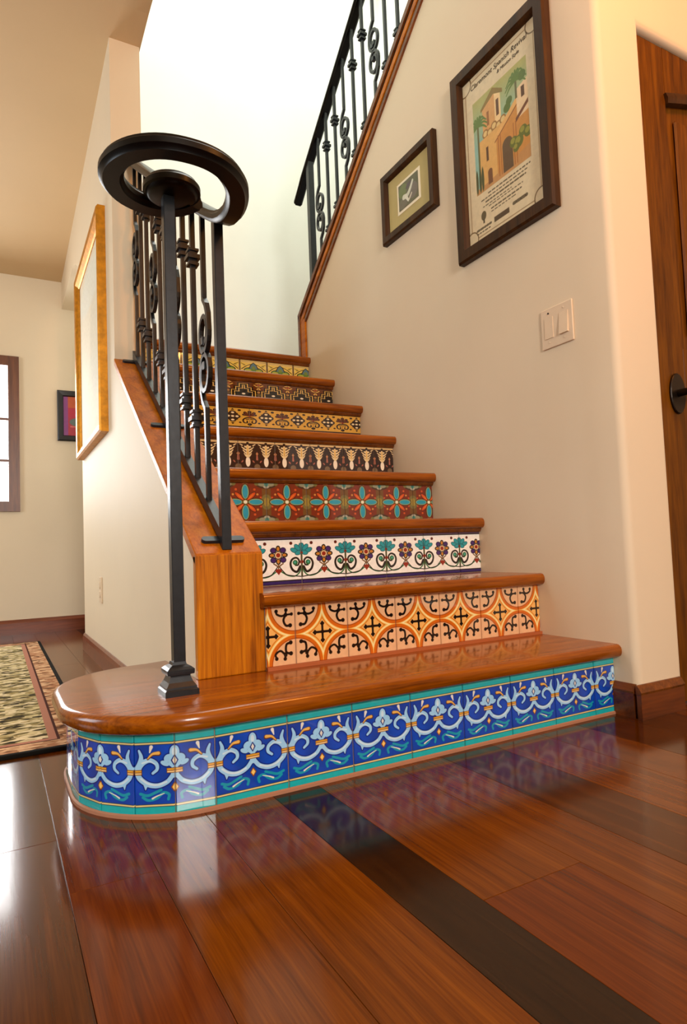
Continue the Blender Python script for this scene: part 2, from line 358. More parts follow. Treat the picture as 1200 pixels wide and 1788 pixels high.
def tile_white():
    r = Ras(224, 224, c8(255, 254, 246)); k = c8(28, 22, 22); gr = c8(40, 110, 60); pu = c8(64, 34, 110); tq = c8(32, 158, 168); rd = c8(150, 40, 24); og = c8(206, 136, 50)
    # curls at the joints
    r.paint(r.stroke([(0.02, 0.30), (0.10, 0.24), (0.22, 0.175), (0.36, 0.165), (0.46, 0.25), (0.485, 0.36)], 0.013), gr)
    r.paint(r.stroke([(0.0, 0.40), (0.10, 0.27), (0.2, 0.19), (0.5, 0.145)], 0.010), k)
    sp = [(0.47, 0.36), (0.40, 0.25), (0.30, 0.30), (0.26, 0.42), (0.30, 0.52), (0.39, 0.55), (0.45, 0.49), (0.43, 0.40), (0.37, 0.39)]
    r.paint(r.stroke(sp, 0.026, 0.016), k); r.paint(r.circ(0.365, 0.45, 0.055), gr); r.paint(r.circ(0.36, 0.455, 0.028), c8(70, 170, 150))
    r.paint(r.stroke([(0.5, 0.16), (0.5, 0.62)], 0.012), c8(80, 90, 40)); r.paint(r.circ(0.5, 0.46, 0.035), rd)
    # turquoise lotus
    for x, y, rx, ry, a in ((0.5, 0.77, 0.05, 0.09, 0), (0.42, 0.76, 0.045, 0.085, 0.6), (0.35, 0.71, 0.04, 0.08, 1.15), (0.44, 0.66, 0.07, 0.04, 0.3)):
        r.paint(r.ell(x, y, rx+0.012, ry+0.012, a), c8(20, 80, 90)); r.paint(r.ell(x, y, rx, ry, a), tq)
    r.paint(r.circ(0.5, 0.66, 0.025), rd); r.paint(r.circ(0.28, 0.865, 0.034), c8(92, 24, 18))
    # purple flower
    for a in range(8):
        t = a*math.pi/4; x, y = 0.135*math.sin(t), 0.62+0.135*math.cos(t)
        if a % 2: r.paint(r.ell(x*1.08, 0.62+(y-0.62)*1.08, 0.068, 0.062, 0, r.U), c8(30, 14, 46)); r.paint(r.ell(x*1.1, 0.62+(y-0.62)*1.1, 0.05, 0.046, 0, r.U), pu)
    for a in range(0, 8, 2):
        t = a*math.pi/4; x, y = 0.14*math.sin(t), 0.62+0.14*math.cos(t)
        r.paint(r.ell(x, y, 0.05, 0.065, -t, r.U), k); r.paint(r.ell(x*0.95, 0.62+(y-0.62)*0.95, 0.03, 0.045, -t, r.U), og)
    r.paint(r.circ(0, 0.62, 0.085, r.U), k); r.paint(r.circ(0, 0.62, 0.072, r.U), c8(232, 200, 150)); r.paint(r.circ(0, 0.62, 0.045, r.U), rd)
    r.paint(r.stroke([(0, 0.42), (0, 0.30)], 0.012, X=r.U), c8(120, 80, 30))
    r.paint(np.minimum(r.circ(0.028, 0.29, 0.038), r.poly([(-0.06, 0.28), (0.06, 0.28), (0, 0.20)], r.U)), rd)
    r.paint(r.stroke([(0.1, 0.44), (0.04, 0.40), (0, 0.36)], 0.014), c8(120, 90, 60))
    r.paint(r.rect(-1, 1, 0.94, 1.1, r.U), c8(24, 20, 34)); r.paint(r.rect(-1, 1, 0.968, 1.1, r.U), c8(96, 70, 96))
    r.paint(r.rect(-1, 1, -0.1, 0.085, r.U), c8(46, 32, 104)); r.paint(r.rect(-1, 1, 0.066, 0.088, r.U), k)
    return r.img
def tile_red():
    r = Ras(192, 192, c8(124, 42, 20), low=0.08); ol = c8(122, 112, 60); tq = c8(36, 158, 186); rd = c8(206, 72, 28); k = c8(50, 22, 14); gy = c8(176, 176, 158)
    B = np.abs(r.V-0.5)
    r.paint(r.rect(0.40, 1, -1, 2), c8(112, 76, 34)); r.paint(r.ell(0.5, 0.5, 0.13, 0.2), ol); r.paint(r.ell(0.5, 0.5, 0.06, 0.12), c8(160, 140, 60))
    for y in (0.02, 0.98):
        r.paint(r.ell(0.5, y, 0.26, 0.13), c8(70, 46, 30)); r.paint(r.ell(0.5, y, 0.09, 0.12), gy); r.paint(r.ell(0.37, y, 0.11, 0.06, 0.4 if y < .5 else -0.4), c8(150, 150, 120)); r.paint(r.circ(0.27, y, 0.05), ol); r.paint(r.ell(0.5, y, 0.04, 0.07), c8(60, 140, 130))
        r.paint(r.circ(0.0, y, 0.06), c8(160, 90, 40))
    for t in (1, -1):
        a = t*0.785
        r.paint(r.ell(0.14, 0.5+t*0.15, 0.155, 0.062, a), k); r.paint(r.ell(0.14, 0.5+t*0.15, 0.14, 0.048, a), rd); r.paint(r.ell(0.13, 0.5+t*0.14, 0.10, 0.020, a), c8(226, 116, 40))
        r.paint(r.circ(0.29, 0.5+t*0.2, 0.028), c8(214, 150, 70)); r.paint(r.circ(0.22, 0.5+t*0.33, 0.03), c8(210, 90, 40)); r.paint(r.circ(0.37, 0.5+t*0.12, 0.025), c8(210, 80, 40))
    for x, y, rx, ry in ((0.25, 0.5, 0.165, 0.075), (0, 0.77, 0.075, 0.18), (0, 0.23, 0.075, 0.18)):
        r.paint(r.ell(x, y, rx+0.03, ry+0.03), k); r.paint(r.ell(x, y, rx+0.012, ry+0.012), c8(160, 170, 110)); r.paint(r.ell(x, y, rx-0.01, ry-0.01), tq)
    r.paint(r.circ(0, 0.5, 0.065, r.U), c8(120, 120, 50)); r.paint(r.circ(0, 0.5, 0.045, r.U), c8(240, 236, 210))
    return r.img
def tile_leaf():
    r = Ras(192, 192, c8(46, 20, 16), low=0.28); cr = c8(238, 214, 160); k = c8(36, 16, 14); pk = c8(176, 104, 84)
    P = np.abs(np.abs(r.U)-0.25)     # mirrored about the columns at +-0.25
    r.paint(r.ell(0, 0.21, 0.064, 0.19, 0, P), c8(252, 240, 214))
    for y, w in ((0.40, 0.085), (0.52, 0.11), (0.64, 0.14), (0.76, 0.19)):
        r.paint(r.stroke([(0.0, y), (w*0.6, y+0.045), (w*1.15, y+0.13)], 0.040, 0.012, P), cr)
    r.paint(r.stroke([(0, 0.42), (0, 0.83)], 0.045, 0.03, P), cr); r.paint(r.stroke([(0, 0.48), (0, 0.8)], 0.018, 0.014, P), c8(226, 180, 90))
    r.paint(r.rect(-1, 1, 0.9, 1.1, r.U), c8(226, 190, 130)); r.paint(r.rect(-1, 1, 0.885, 0.91, r.U), k)
    r.paint(r.circ(0, 0.93, 0.035, P), k); r.paint(r.circ(0.115, 0.80, 0.03, P), k)
    for x in (0.25,):
        r.paint(r.poly([(x-0.10, 0.28), (x, 0.86), (x+0.1, 0.28)], P), k); r.paint(r.stroke([(x, 0.30), (x, 0.58)], 0.03, 0.012, P), pk); r.paint(r.circ(x, 0.52, 0.035, P), c8(200, 140, 90))
    r.paint(r.ell(0.25, 0.02, 0.08, 0.11, 0, P), c8(120, 96, 70)); r.paint(r.ell(0.15, 0.22, 0.02, 0.05, 0.5, P), pk)
    return r.img
def tile_gold():
    r = Ras(192, 192, c8(216, 166, 62), low=0.42); k = c8(38, 18, 10); cr = c8(240, 220, 170); br = c8(112, 48, 22)
    q = [(0, 0.72), (0, 0.34), (0.13, 0.53), (0, 0.53)]
    for x, y in q: r.paint(r.circ(x, y, 0.105), k)
    for x, y in ((0.1, 0.66), (0.1, 0.40)): r.paint(r.circ(x, y, 0.06), k)
    r.paint(r.poly([(-0.05, 0.2), (0.05, 0.2), (0, 0.1)], r.U), k); r.paint(r.poly([(-0.05, 0.86), (0.05, 0.86), (0, 0.95)], r.U), k)
    for x, y in q: r.paint(r.circ(x, y, 0.05), cr)
    r.paint(r.circ(0.20, 0.86, 0.05), k); r.paint(r.circ(0.22, 0.22, 0.04), k)
    for a, ln in ((0.0, 0.2), (0.7, 0.2), (1.3, 0.17)):
        x1, y1 = 0.5-ln*math.sin(a), 0.60+ln*math.cos(a); r.paint(r.stroke([(0.5, 0.58), (x1, y1)], 0.02, 0.055), k)
        r.paint(r.stroke([(0.5, 0.6), (0.5-(ln-.02)*math.sin(a), 0.60+(ln-.02)*math.cos(a))], 0.006, 0.028), br)
    r.paint(r.stroke([(0.5, 0.5), (0.39, 0.47), (0.31, 0.36), (0.34, 0.22), (0.43, 0.22), (0.43, 0.32)], 0.03, 0.02), k)
    r.paint(r.stroke([(0.47, 0.41), (0.40, 0.40)], 0.02), k); r.paint(r.circ(0.5, 0.14, 0.06), k); r.paint(r.circ(0.5, 0.56, 0.03), c8(180, 60, 30))
    r.paint(r.rect(-1, 1, 0.975, 1.1, r.U), k); r.paint(r.rect(-1, 1, -0.1, 0.025, r.U), k)
    return r.img
def tile_step():
    r = Ras(192, 192, c8(104, 54, 20), low=0.52); k = c8(22, 12, 6); go = c8(232, 184, 88); A, V = r.A, r.V
    def stair(o): return np.minimum.reduce([r.rect(-1, 0.10+o, -1, 0.80+o), r.rect(-1, 0.22+o, -1, 0.56+o), r.rect(-1, 0.36+o, -1, 0.34+o)])
    r.paint(stair(0.10), k); r.paint(stair(0.055), go); r.paint(stair(0.02), k); r.paint(stair(-0.045), c8(214, 176, 100)); r.paint(stair(-0.085), k)
    r.paint(r.rect(-1, 0.30, 0.14, 0.20), k); r.paint(r.circ(0, 0.13, 0.06, r.U), c8(246, 232, 200)); r.paint(r.circ(0, 0.42, 0.055, r.U), k); r.paint(r.circ(0.1, 0.23, 0.05), k)
    for p in ([(0.5, 0.95), (0.42, 0.9)], [(0.36, 0.80), (0.44, 0.72), (0.5, 0.72)], [(0.5, 0.6), (0.46, 0.5)]): r.paint(r.stroke(p, 0.025), go)
    r.paint(r.circ(0.5, 0.82, 0.05), c8(190, 90, 40)); r.paint(r.circ(0.5, 0.3, 0.04), go); r.paint(r.circ(0.47, 0.12, 0.06), c8(90, 80, 40))
    return r.img
def tile_yellow():
    r = Ras(192, 192, c8(236, 206, 96), low=0.6); k = c8(46, 34, 18); gn = c8(92, 130, 52); bl = c8(88, 124, 134)
    r.paint(r.rect(-1, 1, 0.75, 1.1, r.U), c8(232, 206, 130))
    r.paint(r.ell(0, 0.05, 0.36, 0.32), k); r.paint(r.ell(0, 0.05, 0.33, 0.29), gn); r.paint(r.ell(0.2, 0.03, 0.12, 0.12), c8(178, 178, 70))
    r.paint(r.poly([(-0.19, 0.2), (-0.11, 0.62), (0, 0.82), (0.11, 0.62), (0.19, 0.2)], r.U), k); r.paint(r.poly([(-0.15, 0.2), (-0.085, 0.58), (0, 0.76), (0.085, 0.58), (0.15, 0.2)], r.U), bl)
    r.paint(r.ell(0, 0.3, 0.07, 0.16, 0, r.U), c8(120, 140, 60))
    r.paint(r.stroke([(0.12, 0.62), (0.28, 0.42), (0.44, 0.12)], 0.02), k); r.paint(r.stroke([(0.30, 0.52), (0.44, 0.66)], 0.014), k); r.paint(r.ell(0.36, 0.5, 0.06, 0.03, 0.8), c8(150, 140, 60))
    r.paint(r.ell(0.5, 0.45, 0.05, 0.2), c8(240, 220, 150)); r.paint(r.rect(0.475, 1, -1, 2), c8(120, 92, 50)); r.paint(r.rect(-1, 1, 0.86, 0.885, r.U), c8(160, 120, 50))
    return r.img
TILES = [image_mat('glazed_tile_'+n, f(), 0.06, 0.7) for n, f in
         (('blue', tile_blue), ('orange', tile_orange), ('white', tile_white), ('red', tile_red), ('leaf', tile_leaf), ('gold', tile_gold), ('step', tile_step), ('yellow', tile_yellow))]

# ================================================================== STRUCTURE
# floor: sub floor with planks as pieces
floor = struct(obj('floor', MB().box(-4.6, 1.7, -3.6, YF, -0.05, -0.008), plain('floor_gap', (24, 10, 4), 0.7)))
edges = [-3.4, -3.25, -3.08, -2.93, -2.78, -2.60, -2.44, -2.27, -2.10, -1.95, -1.80, -1.67, -1.55, -1.427, -1.30, -1.175, -1.036, -0.935, -0.743, -0.622, -0.47, -0.316, -0.18, -0.04, 0.12, 0.27, 0.40, 0.56]
def plank(x0, x1, y0, y1, mat):
    g = 0.0003
    mb = MB().box(x0+g, x1-g, y0+g, y1-g, -0.012, 0.0)
    return piece('plank', mb, mat, floor, ((x0+x1)/2, (y0+y1)/2, 0), 0.0005)
for i in range(len(edges)-1):
    x0, x1 = edges[i], edges[i+1]
    if x0 == -1.036: cuts = [-2.4, 0.9, 2.4, YF]
    elif x0 == -0.935: cuts = [-2.2, -0.512, 0.9, 2.3, YF]
    elif x0 == -1.175: cuts = [-2.4, 0.6, 2.2, YF]
    elif x0 == -1.30: cuts = [-2.4, -0.9, 0.75, 2.0, YF]
    else:
        y = -2.4-random.random()*0.5; cuts = [y]
        while y < YF-0.6: y += random.uniform(0.9, 1.7); cuts.append(min(y, YF))
        cuts[-1] = YF
    for a, b in zip(cuts, cuts[1:]):
        if x0 >= -0.935 and a > 0.1 and not (x0 < -0.4 and a > 2): continue
        if x0 >= -0.04 and a > -0.02: continue
        if x0 >= -1.036 and a < 0.9: b = min(b, 0.9)
        mat = FLOORW[3] if x0 == -1.036 else random.choice(FLOORW[:3])
        if x0 == -1.427: mat = FLOORW[1]
        if x0 in (-1.30, -1.175): mat = FLOORW[0]
        if x0 == -0.743: mat = FLOORW[1] if a < -1 else FLOORW[0]
        if x0 == -0.622: mat = FLOORW[2]
        plank(x0, x1, a, b, mat)

# right wall below the upper flight, sloped top
def trim_z(y): return 1.813 + 0.79*(1.948-y)        # top edge of the sloped cap
mb = MB().prism([(0.045, 0.0), (1.93, 0.0), (1.93, trim_z(1.93)-0.05), (0.045, trim_z(0.045)-0.05)], 'X', 0.0, 0.12)
wall_right = struct(obj('wall_right', mb, M['wall']))
# wall with the door, rounded plaster corners
DX0, DX1, DZ = 0.195, 1.03, 2.03
bm = bmesh.new()
outer = [(0.0, 0.0), (DX0, 0.0), (DX0, DZ), (DX1, DZ), (DX1, 0.0), (1.7, 0.0), (1.7, 3.4), (0.0, 3.4)]
f0 = [bm.verts.new((x, -0.075, z)) for x, z in outer]; f1 = [bm.verts.new((x, 0.045, z)) for x, z in outer]
n = len(outer); bm.faces.new(f0[::-1]); bm.faces.new(f1)
for i in range(n): bm.faces.new((f0[i], f0[(i+1) % n], f1[(i+1) % n], f1[i]))
bm.edges.ensure_lookup_table()
sel = [e for e in bm.edges if all(abs(v.co.y+0.075) < 1e-6 for v in e.verts) and ((abs(e.verts[0].co.x) < 1e-6 and abs(e.verts[1].co.x) < 1e-6) or (DX0-.01 < min(v.co.x for v in e.verts) and max(v.co.x for v in e.verts) < DX1+.01 and max(v.co.z for v in e.verts) > 1))]
bmesh.ops.recalc_face_normals(bm, faces=bm.faces)
bmesh.ops.bevel(bm, geom=sel, offset=0.022, segments=6, profile=0.5, affect='EDGES')
me = bpy.data.meshes.new('wall_front'); bm.to_mesh(me); bm.free()
for p in me.polygons: p.use_smooth = True
me.set_sharp_from_angle(angle=math.radians(35))
struct(link('wall_front', me, M['wall']))
# left wall with an arched opening past its rounded end
ARY0, ARY1, ARZ = 2.47, 3.40, 1.95
pts = [(1.37, 0), (ARY0, 0), (ARY0, ARZ)]
for i in range(1, 11): a = math.pi-math.pi/2*i/10; pts.append((ARY0+0.42+0.42*math.cos(a), ARZ+0.30*math.sin(a)))
pts += [(YF, ARZ+0.30), (YF, 2.70), (1.37, 2.70)]
struct(obj('wall_left', MB().prism(pts, 'X', CL, -0.98), M['wall']))
# knee wall below the sloped cap
def kz(y): return curb_z(y)-0.03
struct(obj('wall_stairside', MB().prism([(0.295, 0), (1.37, 0), (1.37, kz(1.37)), (0.295, kz(0.295))], 'X', CL, CR-0.002), M['wall']))
# far wall of the left room with window
WX0, WX1, WZ0, WZ1 = -2.25, -1.385, 0.83, 1.86
mb = MB()
for a in ((-4.6, WX0, 0, 2.7), (WX1, -0.3, 0, 2.7), (WX0, WX1, 0, WZ0), (WX0, WX1, WZ1, 2.7)): mb.box(a[0], a[1], YF, YF+0.14, a[2], a[3])
struct(obj('wall_far', mb, M['wall']))
# ceilings
def cz(y): return 2.62 - 0.075*(y-1.2)
mb = MB().prism([(-3.6, 2.62+0.05), (1.2, 2.62), (YF+0.14, cz(YF+0.14)), (YF+0.14, 2.9), (-3.6, 2.9)], 'X', -4.6, -0.975)
struct(obj('ceiling', mb, M['ceiling']))
struct(obj('ceiling_entry', MB().box(-0.975, 1.7, -3.6, 0.1, 2.72, 2.9), M['ceiling']))
# stairwell shell
struct(obj('wall_stairwell_back', MB().box(-0.98, 1.35, YB, YB+0.12, 1.2, 5.3), M['stairwell']))
struct(obj('wall_stairwell_right', MB().box(1.25, 1.37, 0.1, YB, 1.4, 5.3), M['stairwell']))
struct(obj('wall_stairwell_left', MB().box(-1.10, -0.985, 0.1, YB+0.12, 2.9, 5.3), M['stairwell']))
struct(obj('wall_stairwell_front', MB().box(-0.985, 1.37, -0.02, 0.1, 2.9, 5.3), M['stairwell']))
struct(obj('ceiling_stairwell', MB().box(-1.10, 1.37, -0.02, YB+0.12, 5.3, 5.4), M['stairwell']))

# the rest of the room, behind and left of the camera, with its window openings
mb = MB()
for a in ((-4.6, -1.8, 0, 2.95), (-1.0, 1.7, 0, 2.95), (-1.8, -1.0, 0, 1.15), (-1.8, -1.0, 2.15, 2.95)): mb.box(a[0], a[1], -3.74, -3.6, a[2], a[3])
struct(obj('wall_back', mb, M['wall']))
mb = MB()
for a in ((-3.74, 0.5, 0, 2.9), (1.9, YF+.14, 0, 2.9), (0.5, 1.9, 0, 0.75), (0.5, 1.9, 2.25, 2.9)): mb.box(-4.74, -4.6, a[0], a[1], a[2], a[3])
struct(obj('wall_left_room', mb, M['wall']))
struct(obj('wall_entry', MB().box(1.7, 1.84, -3.74, 0.05, 0, 2.95), M['wall']))
# baseboards (board with a moulded cap)
def base(name, mat, x0, x1, y0, y1, h, axis):
    mb = MB().box(x0, x1, y0, y1, 0.0, h*0.74)
    return struct(obj(name, mb, mat))
bb = struct(obj('baseboard_right', MB().box(-0.012, 0, -0.065, -0.001, 0.0, 0.066), M['base']))
obj('cap_moulding', MB().prism([(0, 0.066), (-0.013, 0.066), (-0.015, 0.072), (-0.009, 0.082), (-0.004, 0.090), (0, 0.090)], 'Y', -0.068, -0.001), M['trim'], bb)
bf = struct(obj('baseboard_front', MB().box(-0.012, DX0-0.02, -0.089, -0.075, 0.0, 0.066), M['base']))
obj('cap_moulding', MB().prism([(-0.075, 0.066), (-0.090, 0.066), (-0.092, 0.072), (-0.086, 0.082), (-0.080, 0.090), (-0.075, 0.090)], 'X', -0.015, DX0-0.02), M['trim'], bf)
bfar = struct(obj('baseboard_far', MB().box(-4.6, -0.5, YF-0.016, YF, 0, 0.07), M['base2']))
obj('cap_moulding', MB().prism([(YF, 0.07), (YF-0.017, 0.07), (YF-0.018, 0.078), (YF-0.006, 0.098), (YF, 0.098)], 'X', -4.6, -0.5), M['base2'], bfar)
bl = struct(obj('baseboard_left', MB().box(CL-0.012, CL, 0.60, ARY0, 0.0, 0.06), M['base2']))
obj('cap_moulding', MB().prism([(CL, 0.06), (CL-0.013, 0.06), (CL-0.010, 0.078), (CL-0.004, 0.088), (CL, 0.088)], 'Y', 0.60, ARY0), M['base2'], bl)

# sloped wooden cap on the right wall, with mouldings, and its vertical end
t1 = struct(obj('trim_1', MB().prism([(1.955, trim_z(1.955)-0.030), (1.955, trim_z(1.955)), (0.05, trim_z(0.05)), (0.05, trim_z(0.05)-0.030)], 'X', -0.016, 0.135), M['trim']))
for a_, b_, x_, m_ in ((0.030, 0.055, -0.007, 'darkedge'), (0.055, 0.085, -0.013, 'cap'), (0.085, 0.098, -0.006, 'darkedge'), (0.098, 0.122, -0.010, 'trim')):
    obj('moulding', MB().prism([(1.940, trim_z(1.940)-b_), (1.940, trim_z(1.940)-a_), (0.05, trim_z(0.05)-a_), (0.05, trim_z(0.05)-b_)], 'X', x_, 0.12-x_), M[m_], t1)
t2 = struct(obj('trim_2', MB().box(-0.016, 0.135, 1.93, 1.955, 8*R, trim_z(1.93)-0.03), M['trim']))
obj('moulding', MB().box(-0.012, -0.001, 1.875, 1.93, 8*R, trim_z(1.93)-0.06), M['cap'], t2)

# window_1
w1 = bpy.data.objects.new('window_1', None); COL.objects.link(w1); w1.location = ((WX0+WX1)/2, YF, WZ0); struct(w1)
fw = 0.055
mb = MB()
for a in ((WX0-.012, WX0+fw, WZ0-.012, WZ1+.012), (WX1-fw, WX1+.012, WZ0-.012, WZ1+.012), (WX0+fw, WX1-fw, WZ1-fw, WZ1+.012), (WX0+fw, WX1-fw, WZ0-.012, WZ0+fw)): mb.box(a[0], a[1], YF-0.02, YF+0.10, a[2], a[3])
obj('window_frame', mb, M['winwood'], w1)
pane = [0.885, 1.165, 1.448, 1.805]
for z in pane[1:3]: obj('muntin', MB().box(WX0+fw, WX1-fw, YF+0.03, YF+0.05, z-0.008, z+0.008), M['winwood'], w1)
obj('muntin', MB().box((WX0+WX1)/2-0.010, (WX0+WX1)/2+0.010, YF+0.03, YF+0.05, WZ0+fw, WZ1-fw), M['winwood'], w1)
for i in range(3): 
    for xa, xb in ((WX0+fw, (WX0+WX1)/2-.010), ((WX0+WX1)/2+.010, WX1-fw)):
        obj('pane', MB().box(xa, xb, YF+0.038, YF+0.042, pane[i]+0.008, pane[i+1]-0.008), M['glass'], w1)

# door_1
d1 = bpy.data.objects.new('door_1', None); COL.objects.link(d1); d1.location = ((DX0+DX1)/2, -0.02, 0); struct(d1)
def rail_box(x0, x1, z0, z1, name='stile'): return obj(name, MB().box(x0, x1, -0.052, -0.012, z0, z1), M['door'], d1, 0.002, 1)
ds = 0.142
rail_box(DX0, DX0+ds, 0.006, DZ-0.002); rail_box(DX1-ds, DX1, 0.006, DZ-0.002)
rail_box(DX0+ds, DX1-ds, 0.006, 0.22, 'rail'); rail_box(DX0+ds, DX1-ds, 0.93, 1.06, 'rail')
# arched top rail
ax0, ax1 = DX0+ds, DX1-ds; az = 1.865
arch = [(ax0, DZ-0.002), (ax0, az)]+[(ax0+(ax1-ax0)*i/12, az+0.05*math.sin(math.pi*i/12)) for i in range(1, 12)]+[(ax1, az), (ax1, DZ-0.002)]
obj('rail', MB().prism(arch, 'Y', -0.052, -0.012), M['door'], d1)
obj('arch_moulding', MB().sweep([(ax0-0.004+(ax1-ax0+.008)*i/16, -0.050, az-0.008+0.05*math.sin(math.pi*i/16)) for i in range(17)], [(-0.012, -0.016), (0.010, -0.016), (0.014, 0.0), (0.010, 0.016), (-0.012, 0.016)], binormal=(0, -1, 0)), M['frame'], d1)
for z0, z1 in ((0.22, 0.93), (1.06, 1.86)):
    obj('panel', MB().box(ax0-0.005, ax1+0.005, -0.036, -0.020, z0-0.005, z1+0.045 if z1 > 1.5 else z1+0.005), M['door'], d1)
    obj('raised_panel', MB().box(ax0+0.05, ax1-0.05, -0.048, -0.036, z0+0.05, z1-0.05), M['door'], d1, 0.009, 1)
hx, hz = DX0+0.094, 0.915
pl = [(hx+0.036*math.cos(2*math.pi*i/24), hz+0.062*math.sin(2*math.pi*i/24)) for i in range(24)]
dh = obj('door_handle', MB().prism(pl, 'Y', -0.060, -0.052), M['bronze'], d1, 0.002, 1)
obj('lever', MB().lathe([(0.011, 0), (0.011, -0.02), (0.009, -0.045), (0.012, -0.05), (0.012, -0.064), (0.009, -0.066)], (hx, -0.060, hz), 14, axis='Y').sweep([(hx+0.005*0, -0.116, hz), (hx+0.03, -0.118, hz+0.004), (hx+0.07, -0.118, hz+0.006), (hx+0.105, -0.116, hz-0.002), (hx+0.115, -0.114, hz-0.008)], [(0.006, 0.008), (-0.006, 0.008), (-0.006, -0.008), (0.006, -0.008)], binormal=(0, 1, 0)), M['bronze'], dh)

# ================================================================== STAIRCASE
stairs = thing('staircase', 'wooden staircase with eight patterned tile risers, rising beside the beige wall', 'staircase', (-0.5, 0.0, 0.0))
def nosed(front, back, ztop, th=TT, r=0.015):
    """front: list of ((x,y),(nx,ny)) with outward normals; back: list of plain xy"""
    rings = []
    for i in range(5):
        a = math.pi/2*i/4; rings.append((r*(1-math.sin(a)), ztop-r*(1-math.cos(a))))
    lo = []
    for i in range(5):
        a = math.pi/2*i/4; lo.append((r*(1-math.cos(a)), ztop-th+r-r*math.sin(a)))
    # top ring first: inset r at ztop, to inset 0 at ztop-r ; then bottom inset 0 -> r at ztop-th
    full = rings+lo; mb = MB(); nF, nB = len(front), len(back); m = nF+nB; vs = []
    for off, z in full:
        for (p, nn) in front: vs.append((p[0]-nn[0]*off, p[1]-nn[1]*off, z))
        for p in back: vs.append((p[0], p[1], z))
    fs = [tuple(range(m)), tuple((len(full)-1)*m+i for i in range(m))[::-1]]
    for k in range(len(full)-1):
        for i in range(m): fs.append((k*m+i, k*m+(i+1) % m, (k+1)*m+(i+1) % m, (k+1)*m+i))
    mb.add(vs, fs, True); return mb
def arcpts(cx, cy, rad, a0, a1, n): return [((cx+rad*math.cos(a0+(a1-a0)*i/n), cy+rad*math.sin(a0+(a1-a0)*i/n)), (math.cos(a0+(a1-a0)*i/n), math.sin(a0+(a1-a0)*i/n))) for i in range(n+1)]
# first tread with its rounded end
ACX, AY0, AY1, AR = -1.16, 0.222, 0.36, 0.25
front = [((0.0, AY0-AR), (0, -1))]+arcpts(ACX, AY0, AR, -math.pi/2, -math.pi, 18)+arcpts(ACX, AY1, AR, -math.pi, -1.5*math.pi, 18)
obj('tread', nosed(front, [(-1.102, AY1+AR), (-1.102, 0.30), (0.0, 0.30)], R), M['tread'], stairs)
for k in range(2, 8):
    y = (k-1)*D
    if k == 2:
        fr = [((0.0, y-N), (0, -1)), ((-0.945, y-N), (0, -1)), ((-0.945, y+0.004), (0, 0))]; bk = [(CR, y+0.004), (CR, y+D+0.02), (0.0, y+D+0.02)]
    else:
        fr = [((0.0, y-N), (0, -1)), ((CR, y-N), (0, -1))]; bk = [(CR, y+D+0.02), (0.0, y+D+0.02)]
    obj('tread', nosed(fr, bk, k*R), M['tread'], stairs)
y = 7*D
obj('landing', nosed([((0.0, y-N), (0, -1)), ((-0.98, y-N), (0, -1))], [(-0.98, YB), (0.0, YB)], 8*R), M['tread'], stairs)
struct(obj('floor_landing', MB().box(0.0, 1.25, 1.96, YB, 8*R-TT, 8*R), M['tread']))
# stringer cap and front block on the curb
obj('stringer_cap', MB().prism([(0.275, curb_z(0.275)), (1.372, curb_z(1.372)), (1.372, curb_z(1.372)-0.03), (0.275, curb_z(0.275)-0.03)], 'X', CL-0.003, CR), M['cap'], stairs, 0.003, 2)
obj('stringer_block', MB().box(CL-0.003, CR, 0.273, 0.296, R, curb_z(0.275)-0.002), M['block'], stairs, 0.003, 2)
obj('stringer_side', MB().prism([(0.296, R), (1.37, R+0.9), (1.37, kz(1.37)), (0.296, kz(0.296))], 'X', CR-0.002, CR), M['block'], stairs)

# risers of glazed tiles
JOINT = [-0.0834, -0.0906, -0.095, -0.095, -0.097, -0.098, -0.100, -0.095]
TH = R-TT
def tile_mesh(w, h, u0, u1, name):
    mb = MB(); t = 0.007; b = 0.0016
    x, z = w/2, h/2
    vs = [(-x, t, -z), (x, t, -z), (x, t, z), (-x, t, z), (-x, b, -z), (x, b, -z), (x, b, z), (-x, b, z), (-x+b, 0, -z+b), (x-b, 0, -z+b), (x-b, 0, z-b), (-x+b, 0, z-b)]
    fs = [(8, 9, 10, 11)]+[(4+i, 4+(i+1) % 4, 8+(i+1) % 4, 8+i) for i in range(4)]+[(i, (i+1) % 4, 4+(i+1) % 4, 4+i) for i in range(4)]+[(0, 1, 2, 3)]
    mb.add(vs, fs)
    for fi, f in enumerate(fs): mb.uv[fi] = [(u0+(u1-u0)*(vs[i][0]+x)/w, (vs[i][2]+z)/h) for i in f]
    me = bpy.data.meshes.new(name); me.from_pydata(vs, [], fs); l = me.uv_layers.new(name='UVMap')
    for p in me.polygons:
        for k, li in enumerate(p.loop_indices): l.data[li].uv = mb.uv[p.index][k]
    bm = bmesh.new(); bm.from_mesh(me); bmesh.ops.recalc_face_normals(bm, faces=bm.faces); bm.to_mesh(me); bm.free()
    return me
G = 0.0012
